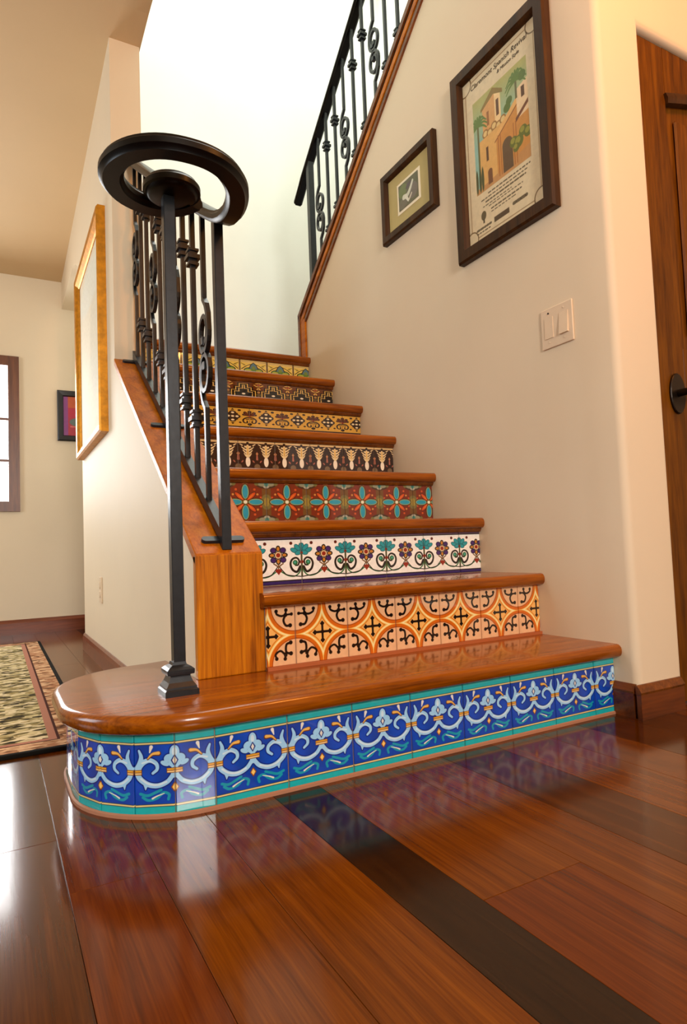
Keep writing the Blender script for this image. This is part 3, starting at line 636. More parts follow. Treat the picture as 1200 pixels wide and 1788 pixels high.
for k in range(1, 9):
    y, z0 = (k-1)*D, (k-1)*R; zc = z0+TH/2; mat = TILES[k-1]
    if k == 1:
        ring = [(0.0, 0.0045)]+[p for p, _ in arcpts(ACX, AY0, AR-N-0.0045, -math.pi/2, -math.pi, 14)]+[p for p, _ in arcpts(ACX, AY1, AR-N-0.0045, -math.pi, -1.5*math.pi, 14)]+[(-1.102, AY1+AR-N-0.0045), (-1.102, 0.29), (0.0, 0.29)]
        ris = obj('riser', MB().prism(ring, 'Z', 0.0, TH+0.001), M['grout'], stairs)
        obj('base_bead', MB().sweep([(0.0, -0.001, 0.002)]+[(*p, 0.002) for p, _ in arcpts(ACX, AY0, AR-N+0.001, -math.pi/2, -math.pi, 14)]+[(*p, 0.002) for p, _ in arcpts(ACX, AY1, AR-N+0.001, -math.pi, -1.5*math.pi, 14)], [(0.004, -0.002), (0.004, 0.004), (0, 0.006), (-0.004, 0.004), (-0.004, -0.002)], up=(0, 0, 1)), plain('base_grout', (176, 122, 92), 0.6), ris)
    else:
        xl = CR
        ris = obj('riser', MB().box(xl, 0.0, y+0.0045, y+0.02, z0, z0+TH+0.001), M['grout'], stairs)
        if k == 2: obj('base_bead', MB().box(xl, 0.0, y-0.006, y+0.004, z0, z0+0.009), plain('bead_wood', (178, 96, 52), 0.4), ris)
    cv = 0.013 if k > 2 else 0.0
    if cv: obj('cove_strip', MB().prism([(y+0.006, z0+TH-cv), (y-0.004, z0+TH-cv), (y-0.010, z0+TH-0.004), (y-0.010, z0+TH), (y+0.006, z0+TH)], 'X', CR, 0.0), M['trim'], ris)
    h = TH-(0.009 if k == 2 else 0.003)-cv; zc = z0+TH-cv-h/2-0.0005
    xl = ACX+0.01 if k == 1 else CR
    j = JOINT[k-1]; cells = [(j, 0.0)]
    while cells[-1][0] > xl+0.001: cells.append((max(cells[-1][0]-TILE, xl), cells[-1][0]))
    full = None; root = wpos(ris)
    for a, b in cells:
        w = b-a
        if w < 0.02: continue
        if abs(w-TILE) < 1e-4:
            if full is None: full = tile_mesh(TILE-2*G, h, 0, 1, 'tile')
            me = full
        elif b == 0.0: me = tile_mesh(w-2*G, h, 0.0, w/TILE, 'tile')
        else: me = tile_mesh(w-2*G, h, 1-w/TILE, 1.0, 'tile')
        t = link('tile', me, mat, ris, Vector(((a+b)/2, y, zc))-root)
    if k == 1:
        # half-width tiles round the end: walk the outline from the last straight joint
        path = [(-1.150, 0.0)]+[p for p, _ in arcpts(ACX, AY0, AR-N, -math.pi/2, -math.pi, 40)]+[p for p, _ in arcpts(ACX, AY1, AR-N, -math.pi, -1.5*math.pi, 40)]+[(-1.102, AY1+AR-N)]
        cur = Vector(path[0]); idx = 1; half = [tile_mesh(TILE/2-2*G, h, 0.5, 1.0, 'tile'), tile_mesh(TILE/2-2*G, h, 0.0, 0.5, 'tile')]; s = 0
        while idx < len(path):
            # next point at chord distance TILE/2
            while idx < len(path) and (Vector(path[idx])-cur).length < TILE/2: idx += 1
            if idx >= len(path): break
            p0, p1 = Vector(path[idx-1]), Vector(path[idx]); lo_, hi_ = 0.0, 1.0
            for _ in range(30):
                md = (lo_+hi_)/2
                if (p0.lerp(p1, md)-cur).length < TILE/2: lo_ = md
                else: hi_ = md
            nx = p0.lerp(p1, hi_); d = nx-cur; mid = (nx+cur)/2
            t = link('tile', half[s % 2], mat, ris, Vector((mid.x, mid.y, zc))-root)
            t.rotation_euler = (0, 0, math.atan2(-d.y, -d.x)); s += 1; cur = nx

# ================================================================== RAILINGS
RP = [(a_, b_*0.84) for a_, b_ in [(-0.017, 0), (0.017, 0), (0.019, 0.006), (0.026, 0.012), (0.026, 0.026), (0.022, 0.031), (0.021, 0.037), (0.011, 0.043), (-0.011, 0.043), (-0.021, 0.037), (-0.022, 0.031), (-0.026, 0.026), (-0.026, 0.012), (-0.019, 0.006)]]
SQ = lambda w: [(-w, -w), (w, -w), (w, w), (-w, w)]
BW = 0.0068
def knuckle_mesh(name='knuckle'):
    mb = MB()
    for z0, z1, w in ((-0.024, -0.017, 0.015), (-0.017, -0.006, 0.011), (-0.006, 0.006, 0.0185), (0.006, 0.017, 0.011), (0.017, 0.024, 0.015)):
        mb.box(-w, w, -w, w, z0, z1)
    return mb.mesh(name)
KN = knuckle_mesh()
def straight_mesh(h):
    return MB().box(-BW, BW, -BW, BW, 0.0, h).mesh('baluster')
def scroll_mesh(h, sgn):
    """upper curl keeps its stem on the sgn side, lower curl on the other"""
    mb = MB(); rx, rz, zc = 0.036, 0.049, 0.42
    up = [(0, h), (0, zc+0.165), (0, zc+0.15), (sgn*rx*0.55, zc+0.128), (sgn*rx*0.9, zc+0.10)]
    c = (0, zc+rz)
    spi = []
    for i in range(0, 31):
        t = i/30; a = t*2*math.pi*1.32; k = 1.0 if t < 0.62 else 1-0.62*(t-0.62)/0.38
        spi.append((sgn*rx*math.cos(a)*k, c[1]+0.003-rz*math.sin(a)*k))
    path = up+spi
    P3 = [(0, y, z) for y, z in path]
    mb.sweep(P3, SQ(BW*0.92), binormal=(1, 0, 0), smooth=False)
    low = [(0, -q[1], 2*zc-q[2]) for q in P3]
    low[0] = (0, 0, 0.0)
    mb.sweep(low, SQ(BW*0.92), binormal=(1, 0, 0), smooth=False)
    for q in (P3[-1], low[-1]): mb.box(-0.0085, 0.0085, q[1]-0.0085, q[1]+0.0085, q[2]-0.010, q[2]+0.010)
    return mb.mesh('baluster')
def railing(root, X, ys, zf, h, sgn, first_scroll, slope):
    st, sc = straight_mesh(h), scroll_mesh(h, sgn)
    for i, y in enumerate(ys):
        is_s = (i-first_scroll) % 3 == 0
        b = link('baluster', sc if is_s else st, M['iron'], root, Vector((X, y, zf(y)))-wpos(root))
        if not is_s:
            for z in (0.19, 0.655): link('knuckle', KN, M['iron'], b, (0, 0, z))

# lower railing on the curb with the volute
XR = -1.02
low = thing('stair_railing', 'black wrought iron stair railing with a spiral volute newel at the foot of the stairs', 'railing', (XR, 0.285, curb_z(0.285)))
OFF = 0.815
railing(low, XR, [0.423+0.1*i for i in range(10)], lambda y: curb_z(y)+0.012, OFF-0.005, -1, 0, CS)
ang = math.atan(CS)
# bottom rail with cross feet
obj('bottom_rail', MB().prism([(0.285, curb_z(0.285)+0.008), (1.372, curb_z(1.372)+0.008), (1.372, curb_z(1.372)+0.040), (0.285, curb_z(0.285)+0.040)], 'X', XR-0.011, XR+0.011), M['iron'], low)
for y in (0.318, 0.862, 1.345):
    pl = [(-0.052, -0.010), (0.052, -0.010)]
    pts = [(0.045+0.010*math.cos(a), 0.010*math.sin(a)) for a in [(-math.pi/2+math.pi*i/8) for i in range(9)]]+[(-0.045+0.010*math.cos(a), 0.010*math.sin(a)) for a in [(math.pi/2+math.pi*i/8) for i in range(9)]]
    ca, sa = math.cos(ang), math.sin(ang); mb = MB(); vs = []
    for dz in (0.0, 0.009):
        for q in pts: vs.append((XR+q[0], y+q[1]*ca-dz*sa, curb_z(y)+q[1]*sa+dz*ca))
    m = len(pts); mb.add(vs, [tuple(range(m))[::-1], tuple(range(m, 2*m))]+[(i, (i+1) % m, m+(i+1) % m, m+i) for i in range(m)])
    obj('foot', mb, M['iron'], low)
obj('rail_post', MB().box(XR-0.012, XR+0.012, 0.284, 0.308, curb_z(0.284)+0.002, 1.338), M['iron'], low, 0.0015, 1)
# handrail + volute in one sweep
ZV = 1.287
vc = Vector((-1.172, 0.125))
path = []
for i in range(13):
    y = 1.372-(1.372-0.36)*i/12; path.append((XR, y, curb_z(y)+OFF))
z1 = path[-1][2]
path += [(XR+0.001, 0.33, z1-0.017), (XR+0.002, 0.295, z1-0.033), (XR+0.003, 0.262, ZV+0.003)]
keys = [(40, 0.196), (20, 0.166), (0, 0.146), (-30, 0.131), (-90, 0.119), (-180, 0.130), (-225, 0.128), (-265, 0.118), (-290, 0.100), (-318, 0.082)]
ks = np.array(keys[::-1], float)
for a in np.linspace(30, -318, 60):
    r_ = float(np.interp(a, ks[:, 0], ks[:, 1])); t = math.radians(a)
    path.append((vc.x+r_*math.cos(t), vc.y+r_*math.sin(t), ZV))
# smooth out path slightly
for _ in range(3):
    q = [Vector(p) for p in path]; path = [tuple(q[0])]+[tuple((q[i-1]+2*q[i]+q[i+1])/4) for i in range(1, len(q)-1)]+[tuple(q[-1])]
hr = obj('handrail', MB().sweep(path, RP, up=(0, 0, 1)), M['rail'], low)
obj('volute_cap', MB().lathe([(0.048, ZV), (0.054, ZV+0.003), (0.057, ZV+0.009), (0.063, ZV+0.011), (0.063, ZV+0.023), (0.059, ZV+0.027), (0.056, ZV+0.033), (0.046, ZV+0.036)], (-1.166, 0.163, 0), 40), M['rail'], low)
# newel post with moulded foot, on the first tread
PX, PY = -1.1745, 0.167
obj('newel_post', MB().box(PX-0.0127, PX+0.0127, PY-0.0127, PY+0.0127, R+0.05, ZV+0.004), M['iron'], low, 0.0015, 1)
q2 = math.sqrt(2)
obj('newel_foot', MB().lathe([(w*0.85*q2, R+z) for w, z in ((0.042, 0.0), (0.042, 0.011), (0.038, 0.014), (0.0375, 0.018), (0.030, 0.027), (0.025, 0.038), (0.025, 0.041), (0.033, 0.043), (0.034, 0.048), (0.034, 0.053), (0.027, 0.058), (0.018, 0.062), (0.0165, 0.068))], (PX-0.002, PY, 0), 4, rot=math.pi/4, smooth=False), M['iron'], low)

# upper railing on the right wall cap
XU = 0.06
def up_z(y): return 1.925+0.80*(1.776-y)
upr = thing('upper_railing', 'black wrought iron railing with scroll balusters on the sloped wooden cap of the upper flight', 'railing', (XU, 1.885, up_z(1.885)))
railing(upr, XU, [1.776-0.1005*i for i in range(13)], lambda y: up_z(y)-0.005, 0.84, 1, 0, 0.8)
obj('rail_post', MB().box(XU-0.017, XU+0.017, 1.868, 1.902, trim_z(1.885)-0.02, up_z(1.885)+0.845), M['iron'], upr, 0.0015, 1)
ph = [(XU, 2.055, up_z(2.055)+0.815), (XU, 2.0, up_z(2.0)+0.82)]+[(XU, y, up_z(y)+0.83) for y in np.linspace(1.95, 0.5, 12)]
obj('handrail', MB().sweep(ph, RP, up=(0, 0, 1)), M['rail'], upr)
obj('bottom_rail', MB().prism([(1.885, trim_z(1.885)+0.001), (0.5, trim_z(0.5)+0.001), (0.5, trim_z(0.5)+0.016), (1.885, trim_z(1.885)+0.016)], 'X', XU-0.011, XU+0.011), M['iron'], upr)

# ================================================================== PICTURES AND WALL PLATES
def frame_x(root, x, y0, y1, z0, z1, w, prof, mat, name='frame'):
    """mitred frame on a plane X = x facing -X. prof: list of (inward distance, depth toward -X)"""
    mb = MB(); m = len(prof); vs = []
    for (cy_, cz_, sy, sz) in ((y0, z0, 1, 1), (y1, z0, -1, 1), (y1, z1, -1, -1), (y0, z1, 1, -1)):
        for a, d in prof: vs.append((x-d, cy_+sy*a, cz_+sz*a))
    fs = []
    for i in range(4):
        j = (i+1) % 4
        for q in range(m): r2 = (q+1) % m; fs.append((i*m+q, i*m+r2, j*m+r2, j*m+q))
    mb.add(vs, fs); return obj(name, mb, mat, root)
def panel_x(root, name, x, y0, y1, z0, z1, mat, t=0.002):
    mb = MB().box(x-t, x, y0, y1, z0, z1)
    me_f = [(0,0)]*4
    o_off = wpos(root)
    for fi, f in enumerate(mb.f): mb.uv[fi] = [((y1-mb.v[i][1])/(y1-y0), (mb.v[i][2]-z0)/(z1-z0)) for i in f]
    me = bpy.data.meshes.new(name); me.from_pydata([tuple(Vector(p)-o_off) for p in mb.v], [], mb.f); l = me.uv_layers.new(name='UVMap')
    for p in me.polygons:
        for k, li in enumerate(p.loop_indices): l.data[li].uv = mb.uv[p.index][k]
    return link(name, me, mat, root)
def poster_print():
    r = Ras(330, 560, c8(222, 204, 166), 0, 1, 0, 1.7); U, V = r.U, r.V
    k = c8(54, 42, 24)
    r.paint(np.abs(r.rect(0.045, 0.955, 0.05, 1.65, U))-0.005, c8(160, 130, 90))
    for x, y in ((0.045, 0.05), (0.955, 0.05), (0.045, 1.65), (0.955, 1.65)): r.paint(r.circ(x, y, 0.085, U), c8(222, 204, 166)); r.paint(np.abs(r.circ(x, y, 0.085, U))-0.006, c8(110, 84, 50))
    x0, x1, y0, y1 = 0.14, 0.86, 0.47, 1.42
    I = r.rect(x0, x1, y0, y1, U)
    def pin(d, c, a=1.0): r.paint(np.maximum(d, I), c, a)
    t = np.clip((V-0.95)/0.5, 0, 1)[..., None]; mk = (np.clip(0.5-I/r.px, 0, 1))[..., None]
    sky = c8(140, 184, 170)*(1-t)+c8(178, 170, 92)*t; r.img = r.img*(1-mk)+sky*mk
    pin(r.poly([(0.14, 0.47), (0.86, 0.47), (0.86, 0.60), (0.14, 0.52)], U), c8(196, 142, 84))
    # tower
    pin(r.poly([(0.27, 0.6), (0.27, 1.30), (0.44, 1.36), (0.44, 0.7)], U), c8(214, 160, 96)); pin(r.poly([(0.44, 0.7), (0.44, 1.36), (0.52, 1.32), (0.52, 0.7)], U), c8(240, 208, 150))
    pin(r.poly([(0.25, 1.29), (0.42, 1.41), (0.55, 1.32), (0.55, 1.28), (0.43, 1.34), (0.25, 1.26)], U), c8(136, 112, 50))
    pin(r.rect(0.46, 0.495, 1.10, 1.26, U), c8(92, 52, 24)); pin(r.rect(0.33, 0.36, 1.08, 1.22, U), c8(150, 96, 48))
    for x, y in ((0.30, 1.02), (0.36, 1.0), (0.42, 1.03), (0.48, 1.0), (0.54, 1.02), (0.60, 0.98)): pin(r.circ(x, y, 0.04, U), c8(226, 196, 130)); pin(np.abs(r.circ(x, y, 0.035, U))-0.007, c8(150, 108, 54))
    # main facade and arcade wing
    pin(r.poly([(0.2, 0.52), (0.2, 0.98), (0.62, 1.0), (0.62, 0.56)], U), c8(222, 172, 98)); pin(r.poly([(0.44, 0.53), (0.44, 0.88), (0.86, 1.16), (0.86, 0.60)], U), c8(204, 140, 66))
    pin(r.poly([(0.42, 0.86), (0.42, 0.92), (0.76, 1.14), (0.76, 1.07)], U), c8(228, 176, 104)); pin(r.poly([(0.42, 0.85), (0.42, 0.865), (0.76, 1.075), (0.76, 1.06)], U), c8(140, 82, 32))
    pin(r.poly([(0.72, 0.90), (0.72, 1.18), (0.86, 1.22), (0.86, 0.92)], U), c8(234, 204, 160)); pin(r.rect(0.78, 0.82, 1.07, 1.17, U), c8(80, 44, 24)); pin(r.poly([(0.70, 0.88), (0.86, 0.98), (0.86, 1.02), (0.70, 0.92)], U), c8(110, 58, 30))
    pin(np.minimum(r.circ(0.58, 0.75, 0.065, U), r.rect(0.515, 0.645, 0.5, 0.75, U)), c8(96, 72, 48)); pin(r.rect(0.30, 0.33, 0.74, 0.88, U), c8(84, 48, 24)); pin(np.minimum(r.circ(0.34, 0.62, 0.03, U), r.rect(0.31, 0.37, 0.5, 0.62, U)), c8(112, 66, 34))
    for x in (0.46, 0.49, 0.66, 0.69): pin(r.rect(x, x+0.012, 0.5, 0.9, U), c8(170, 104, 44))
    # planting
    for x, y, q in ((0.66, 0.72, 0.05), (0.72, 0.69, 0.06), (0.78, 0.76, 0.05), (0.84, 0.72, 0.05), (0.69, 0.65, 0.04)): pin(r.circ(x, y, q, U), c8(96, 104, 36)); pin(r.circ(x-.01, y+.015, q*.55, U), c8(148, 146, 58))
    for cx_, cy_, h_ in ((0.20, 1.16, 0.9), (0.72, 1.28, 0.3)):
        pin(r.rect(cx_-0.012, cx_+0.012, 0.5 if cx_ < .5 else 1.1, cy_, U), c8(96, 96, 54))
        for a in np.linspace(-0.4, math.pi+0.4, 11): pin(r.stroke([(cx_, cy_), (cx_+0.08*math.cos(a), cy_+0.085*math.sin(a)), (cx_+0.13*math.cos(a), cy_+0.10*math.sin(a)-0.04)], 0.014, 0.006, U), c8(92, 122, 50))
    for x, y, q in ((0.63, 1.14, 0.04), (0.60, 1.09, 0.045), (0.80, 1.27, 0.045)): pin(r.circ(x, y, q, U), c8(84, 110, 44))
    for x in (0.155, 0.20, 0.235): pin(r.ell(x, 0.60, 0.017, 0.12, 0, U), c8(62, 70, 34))
    # lines of small print too small to read, plus a little emblem
    rng = np.random.RandomState(3)
    for y, a, b, w in ((0.425, 0.30, 0.84, 0.008), (0.39, 0.20, 0.80, 0.007), (0.355, 0.26, 0.78, 0.010), (0.32, 0.22, 0.60, 0.006), (0.295, 0.30, 0.74, 0.006), (0.255, 0.33, 0.72, 0.009), (0.225, 0.33, 0.66, 0.006), (0.155, 0.62, 0.78, 0.02), (0.12, 0.12, 0.32, 0.014), (0.085, 0.12, 0.30, 0.008)):
        x = a
        while x < b:
            l_ = rng.uniform(0.012, 0.05); r.paint(r.stroke([(x, y), (min(x+l_, b), y)], w*0.8, X=U), k, 0.75); x += l_+0.02
    r.paint(r.ell(0.22, 0.235, 0.035, 0.045, 0, U), c8(86, 72, 44)); r.paint(r.rect(0.21, 0.23, 0.16, 0.2, U), k); r.paint(r.rect(0.36, 0.56, 0.10, 0.15, U), c8(74, 56, 36))
    return r.img
PY0, PY1, PZ0, PZ1 = 0.088, 0.545, 1.503, 2.205
pos = thing('framed_poster', 'large dark wood framed poster of a tan mission building with palms on the right wall', 'picture', (0.0, (PY0+PY1)/2, PZ0))
PF = [(0, 0), (0, 0.022), (0.006, 0.030), (0.040, 0.030), (0.046, 0.022), (0.050, 0.012), (0.050, 0)]
frame_x(pos, 0.0, PY0, PY1, PZ0, PZ1, 0.05, PF, M['frame'])
ins = 0.0475
poster = panel_x(pos, 'poster', -0.006, PY0+ins, PY1-ins, PZ0+ins, PZ1-ins, image_mat('poster_paper', poster_print(), 0.35, 0.3))
def lettering(txt, y, z, size, parent, x, mat, align='CENTER', shear=0.0):
    cu = bpy.data.curves.new('lettering', 'FONT'); cu.body = txt; cu.size = size; cu.align_x = align; cu.extrude = 0.0003; cu.shear = shear
    tmp = bpy.data.objects.new('lettering_curve', cu); COL.objects.link(tmp)
    me = bpy.data.meshes.new_from_object(tmp.evaluated_get(bpy.context.evaluated_depsgraph_get())); bpy.data.objects.remove(tmp)
    me.name = 'lettering'; me.transform(Matrix(((0, 0, -1, 0), (-1, 0, 0, 0), (0, 1, 0, 0), (0, 0, 0, 1))))
    me.materials.clear(); return link('lettering', me, mat, parent, Vector((x, y, z))-wpos(parent))
INK = plain('poster_ink', (50, 36, 20), 0.6)
pyc = (PY0+PY1)/2
lettering('Claremont Spanish Revival', pyc, PZ1-0.096, 0.0255, poster, -0.0085, INK, shear=0.25)
lettering('& Mission Style', pyc-0.05, PZ1-0.120, 0.017, poster, -0.0085, INK, shear=0.25)

def photo_print():
    r = Ras(160, 120, c8(92, 92, 66), 0, 1.33, 0, 1); U = r.U
    r.paint(r.ell(0.3, 0.7, 0.3, 0.25, 0.3, U), c8(104, 118, 66)); r.paint(r.ell(1.0, 0.4, 0.3, 0.3, 0, U), c8(112, 104, 96)); r.paint(r.ell(0.3, 0.2, 0.3, 0.2, 0, U), c8(110, 104, 88)); r.paint(r.ell(0.7, 0.75, 0.2, 0.1, 0.4, U), c8(84, 72, 76))
    r.paint(r.stroke([(0.35, 0.42), (0.6, 0.40), (0.8, 0.55), (0.98, 0.78)], 0.10, 0.06, U), c8(214, 216, 196)); r.paint(r.stroke([(0.5, 0.4), (0.66, 0.16)], 0.08, 0.05, U), c8(226, 224, 206)); r.paint(r.stroke([(0.72, 0.18), (0.9, 0.34)], 0.04, 0.03, U), c8(220, 210, 190))
    return r.img
SY0, SY1, SZ0, SZ1 = 0.667, 1.045, 1.80, 2.107
sm = thing('framed_photograph', 'small brown framed photograph with a wide olive mat, nearer the stairs than the poster', 'picture', (0.0, (SY0+SY1)/2, SZ0))
SF = [(0, 0), (0, 0.020), (0.006, 0.026), (0.030, 0.026), (0.036, 0.018), (0.040, 0.010), (0.040, 0)]
frame_x(sm, 0.0, SY0, SY1, SZ0, SZ1, 0.04, SF, M['frame'])
i2 = 0.038
panel_x(sm, 'mat_board', -0.005, SY0+i2, SY1-i2, SZ0+i2, SZ1-i2, plain('olive_mat', (190, 172, 112), 0.7, 0, 0.06, 12))
mc_y, mc_z = (SY0+SY1)/2, (SZ0+SZ1)/2
mo = obj('mat_bevel', MB().box(-0.0085, -0.007, mc_y-0.082, mc_y+0.082, mc_z-0.066, mc_z+0.066), plain('cream_mat', (250, 238, 206), 0.6), sm)
panel_x(sm, 'photograph', -0.0086, mc_y-0.069, mc_y+0.069, mc_z-0.054, mc_z+0.054, image_mat('photo_paper', photo_print(), 0.35, 0.2))

# gilt picture on the left wall
def pale_print():
    r = Ras(160, 160, c8(226, 214, 186), 0, 1, 0, 1); U = r.U
    for x, y, a, b, c in ((0.5, 0.25, 0.5, 0.2, (214, 216, 190)), (0.3, 0.6, 0.2, 0.3, (232, 222, 200)), (0.7, 0.5, 0.2, 0.3, (216, 208, 186)), (0.5, 0.85, 0.5, 0.12, (222, 222, 208))): r.paint(r.ell(x, y, a, b, 0, U)*0.25, c8(*c), 0.7)
    return r.img
GY0, GY1, GZ0, GZ1 = 1.55, 2.42, 1.015, 1.99
gp = thing('gilt_picture', 'large pale picture in a gold frame on the left wall behind the newel', 'picture', (CL, (GY0+GY1)/2, GZ0))
GF = [(0, 0), (0, 0.030), (0.008, 0.037), (0.030, 0.034), (0.048, 0.020), (0.052, 0.022), (0.058, 0.016), (0.058, 0)]
frame_x(gp, CL, GY0, GY1, GZ0, GZ1, 0.06, GF, M['gold'])
panel_x(gp, 'canvas', CL-0.010, GY0+0.055, GY1-0.055, GZ0+0.055, GZ1-0.055, image_mat('pale_canvas', pale_print(), 0.7, 0.0))

# small red picture on the far wall
def red_print():
    r = Ras(120, 140, c8(176, 44, 60), 0, 1, 0, 1.2); U = r.U
    r.paint(r.rect(0, 1, 0.85, 1.2, U), c8(196, 84, 40)); r.paint(r.rect(0, 1, 0.55, 0.85, U), c8(186, 36, 62)); r.paint(r.rect(0, 0.14, 0, 1.2, U), c8(140, 60, 130))
    r.paint(r.ell(0.5, 0.42, 0.32, 0.14, 0, U), c8(96, 110, 104)); r.paint(r.circ(0.55, 0.44, 0.07, U), c8(40, 150, 110)); r.paint(r.rect(0.2, 0.8, 0.26, 0.30, U), c8(214, 110, 100)); r.paint(r.ell(0.6, 0.9, 0.12, 0.2, 0, U), c8(214, 30, 50))
    return r.img
FX0, FX1, FZ0, FZ1 = -1.137, -0.84, 1.31, 1.665
rp = thing('red_picture', 'small red abstract picture in a black frame on the far wall', 'picture', ((FX0+FX1)/2, YF, FZ0))
mb = MB(); vs = []
FP = [(0, 0), (0, 0.018), (0.006, 0.022), (0.034, 0.018), (0.040, 0.010), (0.040, 0)]
for (cx_, cz_, sx, sz) in ((FX0, FZ0, 1, 1), (FX1, FZ0, -1, 1), (FX1, FZ1, -1, -1), (FX0, FZ1, 1, -1)):
    for a, d in FP: vs.append((cx_+sx*a, YF-d, cz_+sz*a))
m = len(FP); mb.add(vs, [(i*m+q, i*m+(q+1) % m, ((i+1) % 4)*m+(q+1) % m, ((i+1) % 4)*m+q) for i in range(4) for q in range(m)])
obj('frame', mb, M['black'], rp)
x0, x1, z0, z1 = FX0+0.038, FX1-0.038, FZ0+0.038, FZ1-0.038; oo = wpos(rp)
vs = [(x0, YF-0.007, z0), (x1, YF-0.007, z0), (x1, YF-0.007, z1), (x0, YF-0.007, z1), (x0, YF-0.004, z0), (x1, YF-0.004, z0), (x1, YF-0.004, z1), (x0, YF-0.004, z1)]
me = bpy.data.meshes.new('artwork'); me.from_pydata([tuple(Vector(p)-oo) for p in vs], [], [(0, 1, 2, 3), (5, 4, 7, 6), (0, 4, 5, 1), (1, 5, 6, 2), (2, 6, 7, 3), (3, 7, 4, 0)]); l = me.uv_layers.new(name='UVMap')
for p in me.polygons:
    for li, vi in zip(p.loop_indices, p.vertices): l.data[li].uv = ((vs[vi][0]-x0)/(x1-x0), (vs[vi][2]-z0)/(z1-z0))
link('artwork', me, image_mat('red_art', red_print(), 0.4, 0.1), rp)

# double switch plate on the right wall
sw = thing('switch_plate', 'ivory double light switch plate on the right wall below the poster', 'switch', (0.0, 0.127, 1.083))
obj('plate', MB().box(-0.006, 0, 0.066, 0.189, 1.083, 1.208), M['ivory'], sw, 0.002, 2)
for i, yc in enumerate((0.157, 0.098)):
    zz = 1.146; t = 0.011 if i else 0.0065; vs = [(-0.006, yc-0.0165, zz-0.033), (-0.006, yc+0.0165, zz-0.033), (-0.006, yc+0.0165, zz+0.033), (-0.006, yc-0.0165, zz+0.033), (-0.005-(0.008 if i else 0.0035), yc-0.0165, zz-0.033), (-0.005-(0.008 if i else 0.0035), yc+0.0165, zz-0.033), (-0.0075, yc+0.0165, zz+0.033), (-0.0075, yc-0.0165, zz+0.033)]
    obj('rocker', MB().add(vs, [(3,2,1,0),(4,5,6,7),(0,1,5,4),(1,2,6,5),(2,3,7,6),(3,0,4,7)]), M['ivory'], sw)
    for z_ in (1.100, 1.192): obj('screw', MB().lathe([(0.0030, -0.0062), (0.0030, -0.0075), (0.0018, -0.0079)], (0, yc, z_), 8, axis='X'), M['bronze'] if z_ > 1.15 and i == 0 else M['ivory'], sw)
# outlet plate on the left wall
op = thing('outlet_plate', 'white wall outlet plate low on the left wall under the gold frame', 'outlet', (CL, 1.84, 0.285))
obj('plate', MB().box(CL-0.006, CL, 1.802, 1.878, 0.285, 0.40), M['ivory'], op, 0.002, 2)
for z_ in (0.322, 0.363): obj('socket', MB().lathe([(0.015, -0.006), (0.015, -0.0085), (0.013, -0.009)], (CL, 1.84, z_), 14, axis='X'), M['ivory'], op)

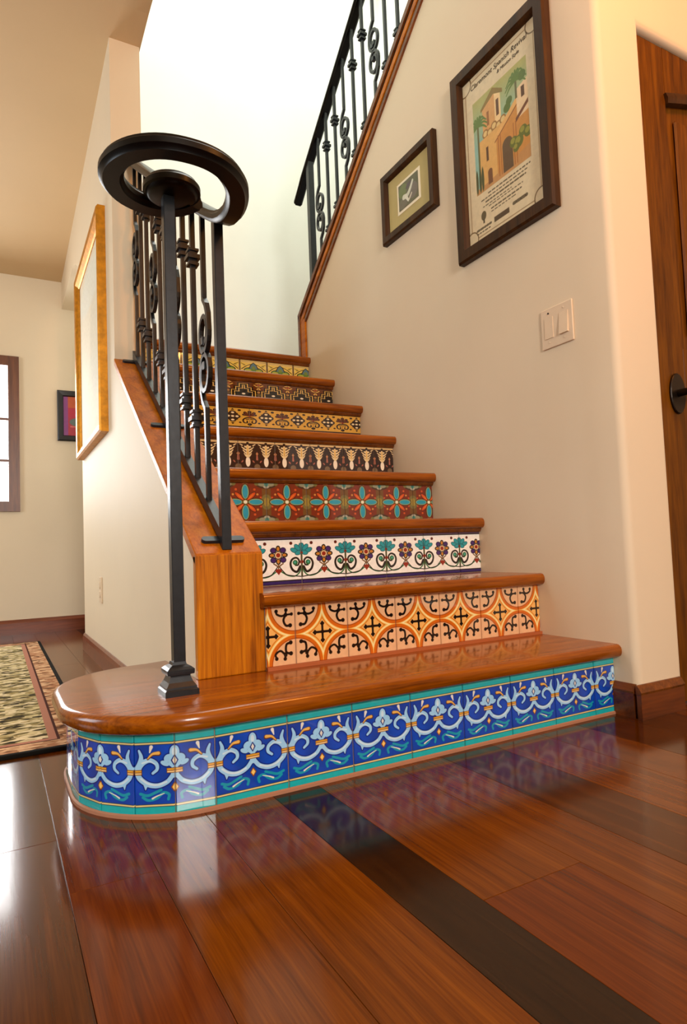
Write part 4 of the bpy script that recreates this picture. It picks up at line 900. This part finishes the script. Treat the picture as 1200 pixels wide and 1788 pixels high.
# ================================================================== RUG
def rug_mat():
    n = NT('woven_rug'); tc = n.n('ShaderNodeTexCoord'); sep = n.n('ShaderNodeSeparateXYZ'); n.l(tc.outputs['Object'], sep.inputs[0])
    mp = n.n('ShaderNodeMapping'); mp.inputs['Scale'].default_value = (34, 62, 40); n.l(tc.outputs['Object'], mp.inputs[0])
    v = n.n('ShaderNodeTexVoronoi'); v.inputs['Scale'].default_value = 1.0; n.l(mp.outputs[0], v.inputs['Vector'])
    no = n.n('ShaderNodeTexNoise'); no.inputs['Scale'].default_value = 0.55; no.inputs['Detail'].default_value = 6; n.l(mp.outputs[0], no.inputs['Vector'])
    col = n.n('ShaderNodeSeparateColor'); n.l(v.outputs['Color'], col.inputs[0])
    mixv = n.n('ShaderNodeMath', operation='MULTIPLY_ADD'); mixv.inputs[1].default_value = 0.45; n.l(col.outputs[0], mixv.inputs[0])
    h = n.n('ShaderNodeMath', operation='MULTIPLY'); h.inputs[1].default_value = 0.55; n.l(no.outputs[0], h.inputs[0]); n.l(h.outputs[0], mixv.inputs[2])
    field = n.ramp(mixv.outputs[0], [(0.30, srgb((48, 40, 22))), (0.40, srgb((110, 98, 56))), (0.50, srgb((196, 180, 128))), (0.62, srgb((232, 216, 176))), (0.72, srgb((150, 132, 80)))])
    bord = n.ramp(mixv.outputs[0], [(0.30, srgb((84, 50, 28))), (0.42, srgb((170, 122, 84))), (0.55, srgb((226, 188, 146))), (0.70, srgb((166, 112, 76)))])
    # local: right edge x = 0, near edge y = 0
    ax = n.n('ShaderNodeMath', operation='MULTIPLY'); ax.inputs[1].default_value = -1; n.l(sep.outputs[0], ax.inputs[0])
    dmin = n.n('ShaderNodeMath', operation='MINIMUM'); n.l(ax.outputs[0], dmin.inputs[0])
    fy = n.n('ShaderNodeMath', operation='SUBTRACT'); fy.inputs[0].default_value = 2.38; n.l(sep.outputs[1], fy.inputs[1])
    mn2 = n.n('ShaderNodeMath', operation='MINIMUM'); n.l(sep.outputs[1], mn2.inputs[0]); n.l(fy.outputs[0], mn2.inputs[1]); n.l(mn2.outputs[0], dmin.inputs[1])
    def band(a, b):
        g = n.n('ShaderNodeMath', operation='GREATER_THAN'); g.inputs[1].default_value = a; n.l(dmin.outputs[0], g.inputs[0])
        s = n.n('ShaderNodeMath', operation='LESS_THAN'); s.inputs[1].default_value = b; n.l(dmin.outputs[0], s.inputs[0])
        m = n.n('ShaderNodeMath', operation='MULTIPLY'); n.l(g.outputs[0], m.inputs[0]); n.l(s.outputs[0], m.inputs[1]); return m.outputs[0]
    cur = field.outputs[0]
    for (a, b, c) in ((-1, 0.105, bord.outputs[0]), (0.085, 0.105, srgb((176, 122, 100))), (0.078, 0.085, srgb((70, 34, 24))), (-1, 0.016, srgb((24, 22, 18)))):
        mx = n.n('ShaderNodeMix', data_type='RGBA'); n.l(band(a, b), mx.inputs[0]); n.l(cur, mx.inputs[6])
        if isinstance(c, tuple): mx.inputs[7].default_value = (*c, 1)
        else: n.l(c, mx.inputs[7])
        cur = mx.outputs[2]
    n.l(cur, n.b.inputs['Base Color']); n.set(Roughness=0.95); n.b.inputs['Specular IOR Level'].default_value = 0.1
    n.bump(mixv.outputs[0], 0.9, 0.006); return n.m
RX, RY = -1.292, 0.585
rug = MB().box(-2.9, RX, RY, RY+2.38, 0.0, 0.011)
me = rug.mesh('woven_rug', (RX, RY, 0), 0.003, 2)
ro = link('woven_rug', me, rug_mat(), None, (RX, RY, 0)); tag(ro, 'patterned cream and olive woven rug with dark edge, left of the stairs', 'rug')
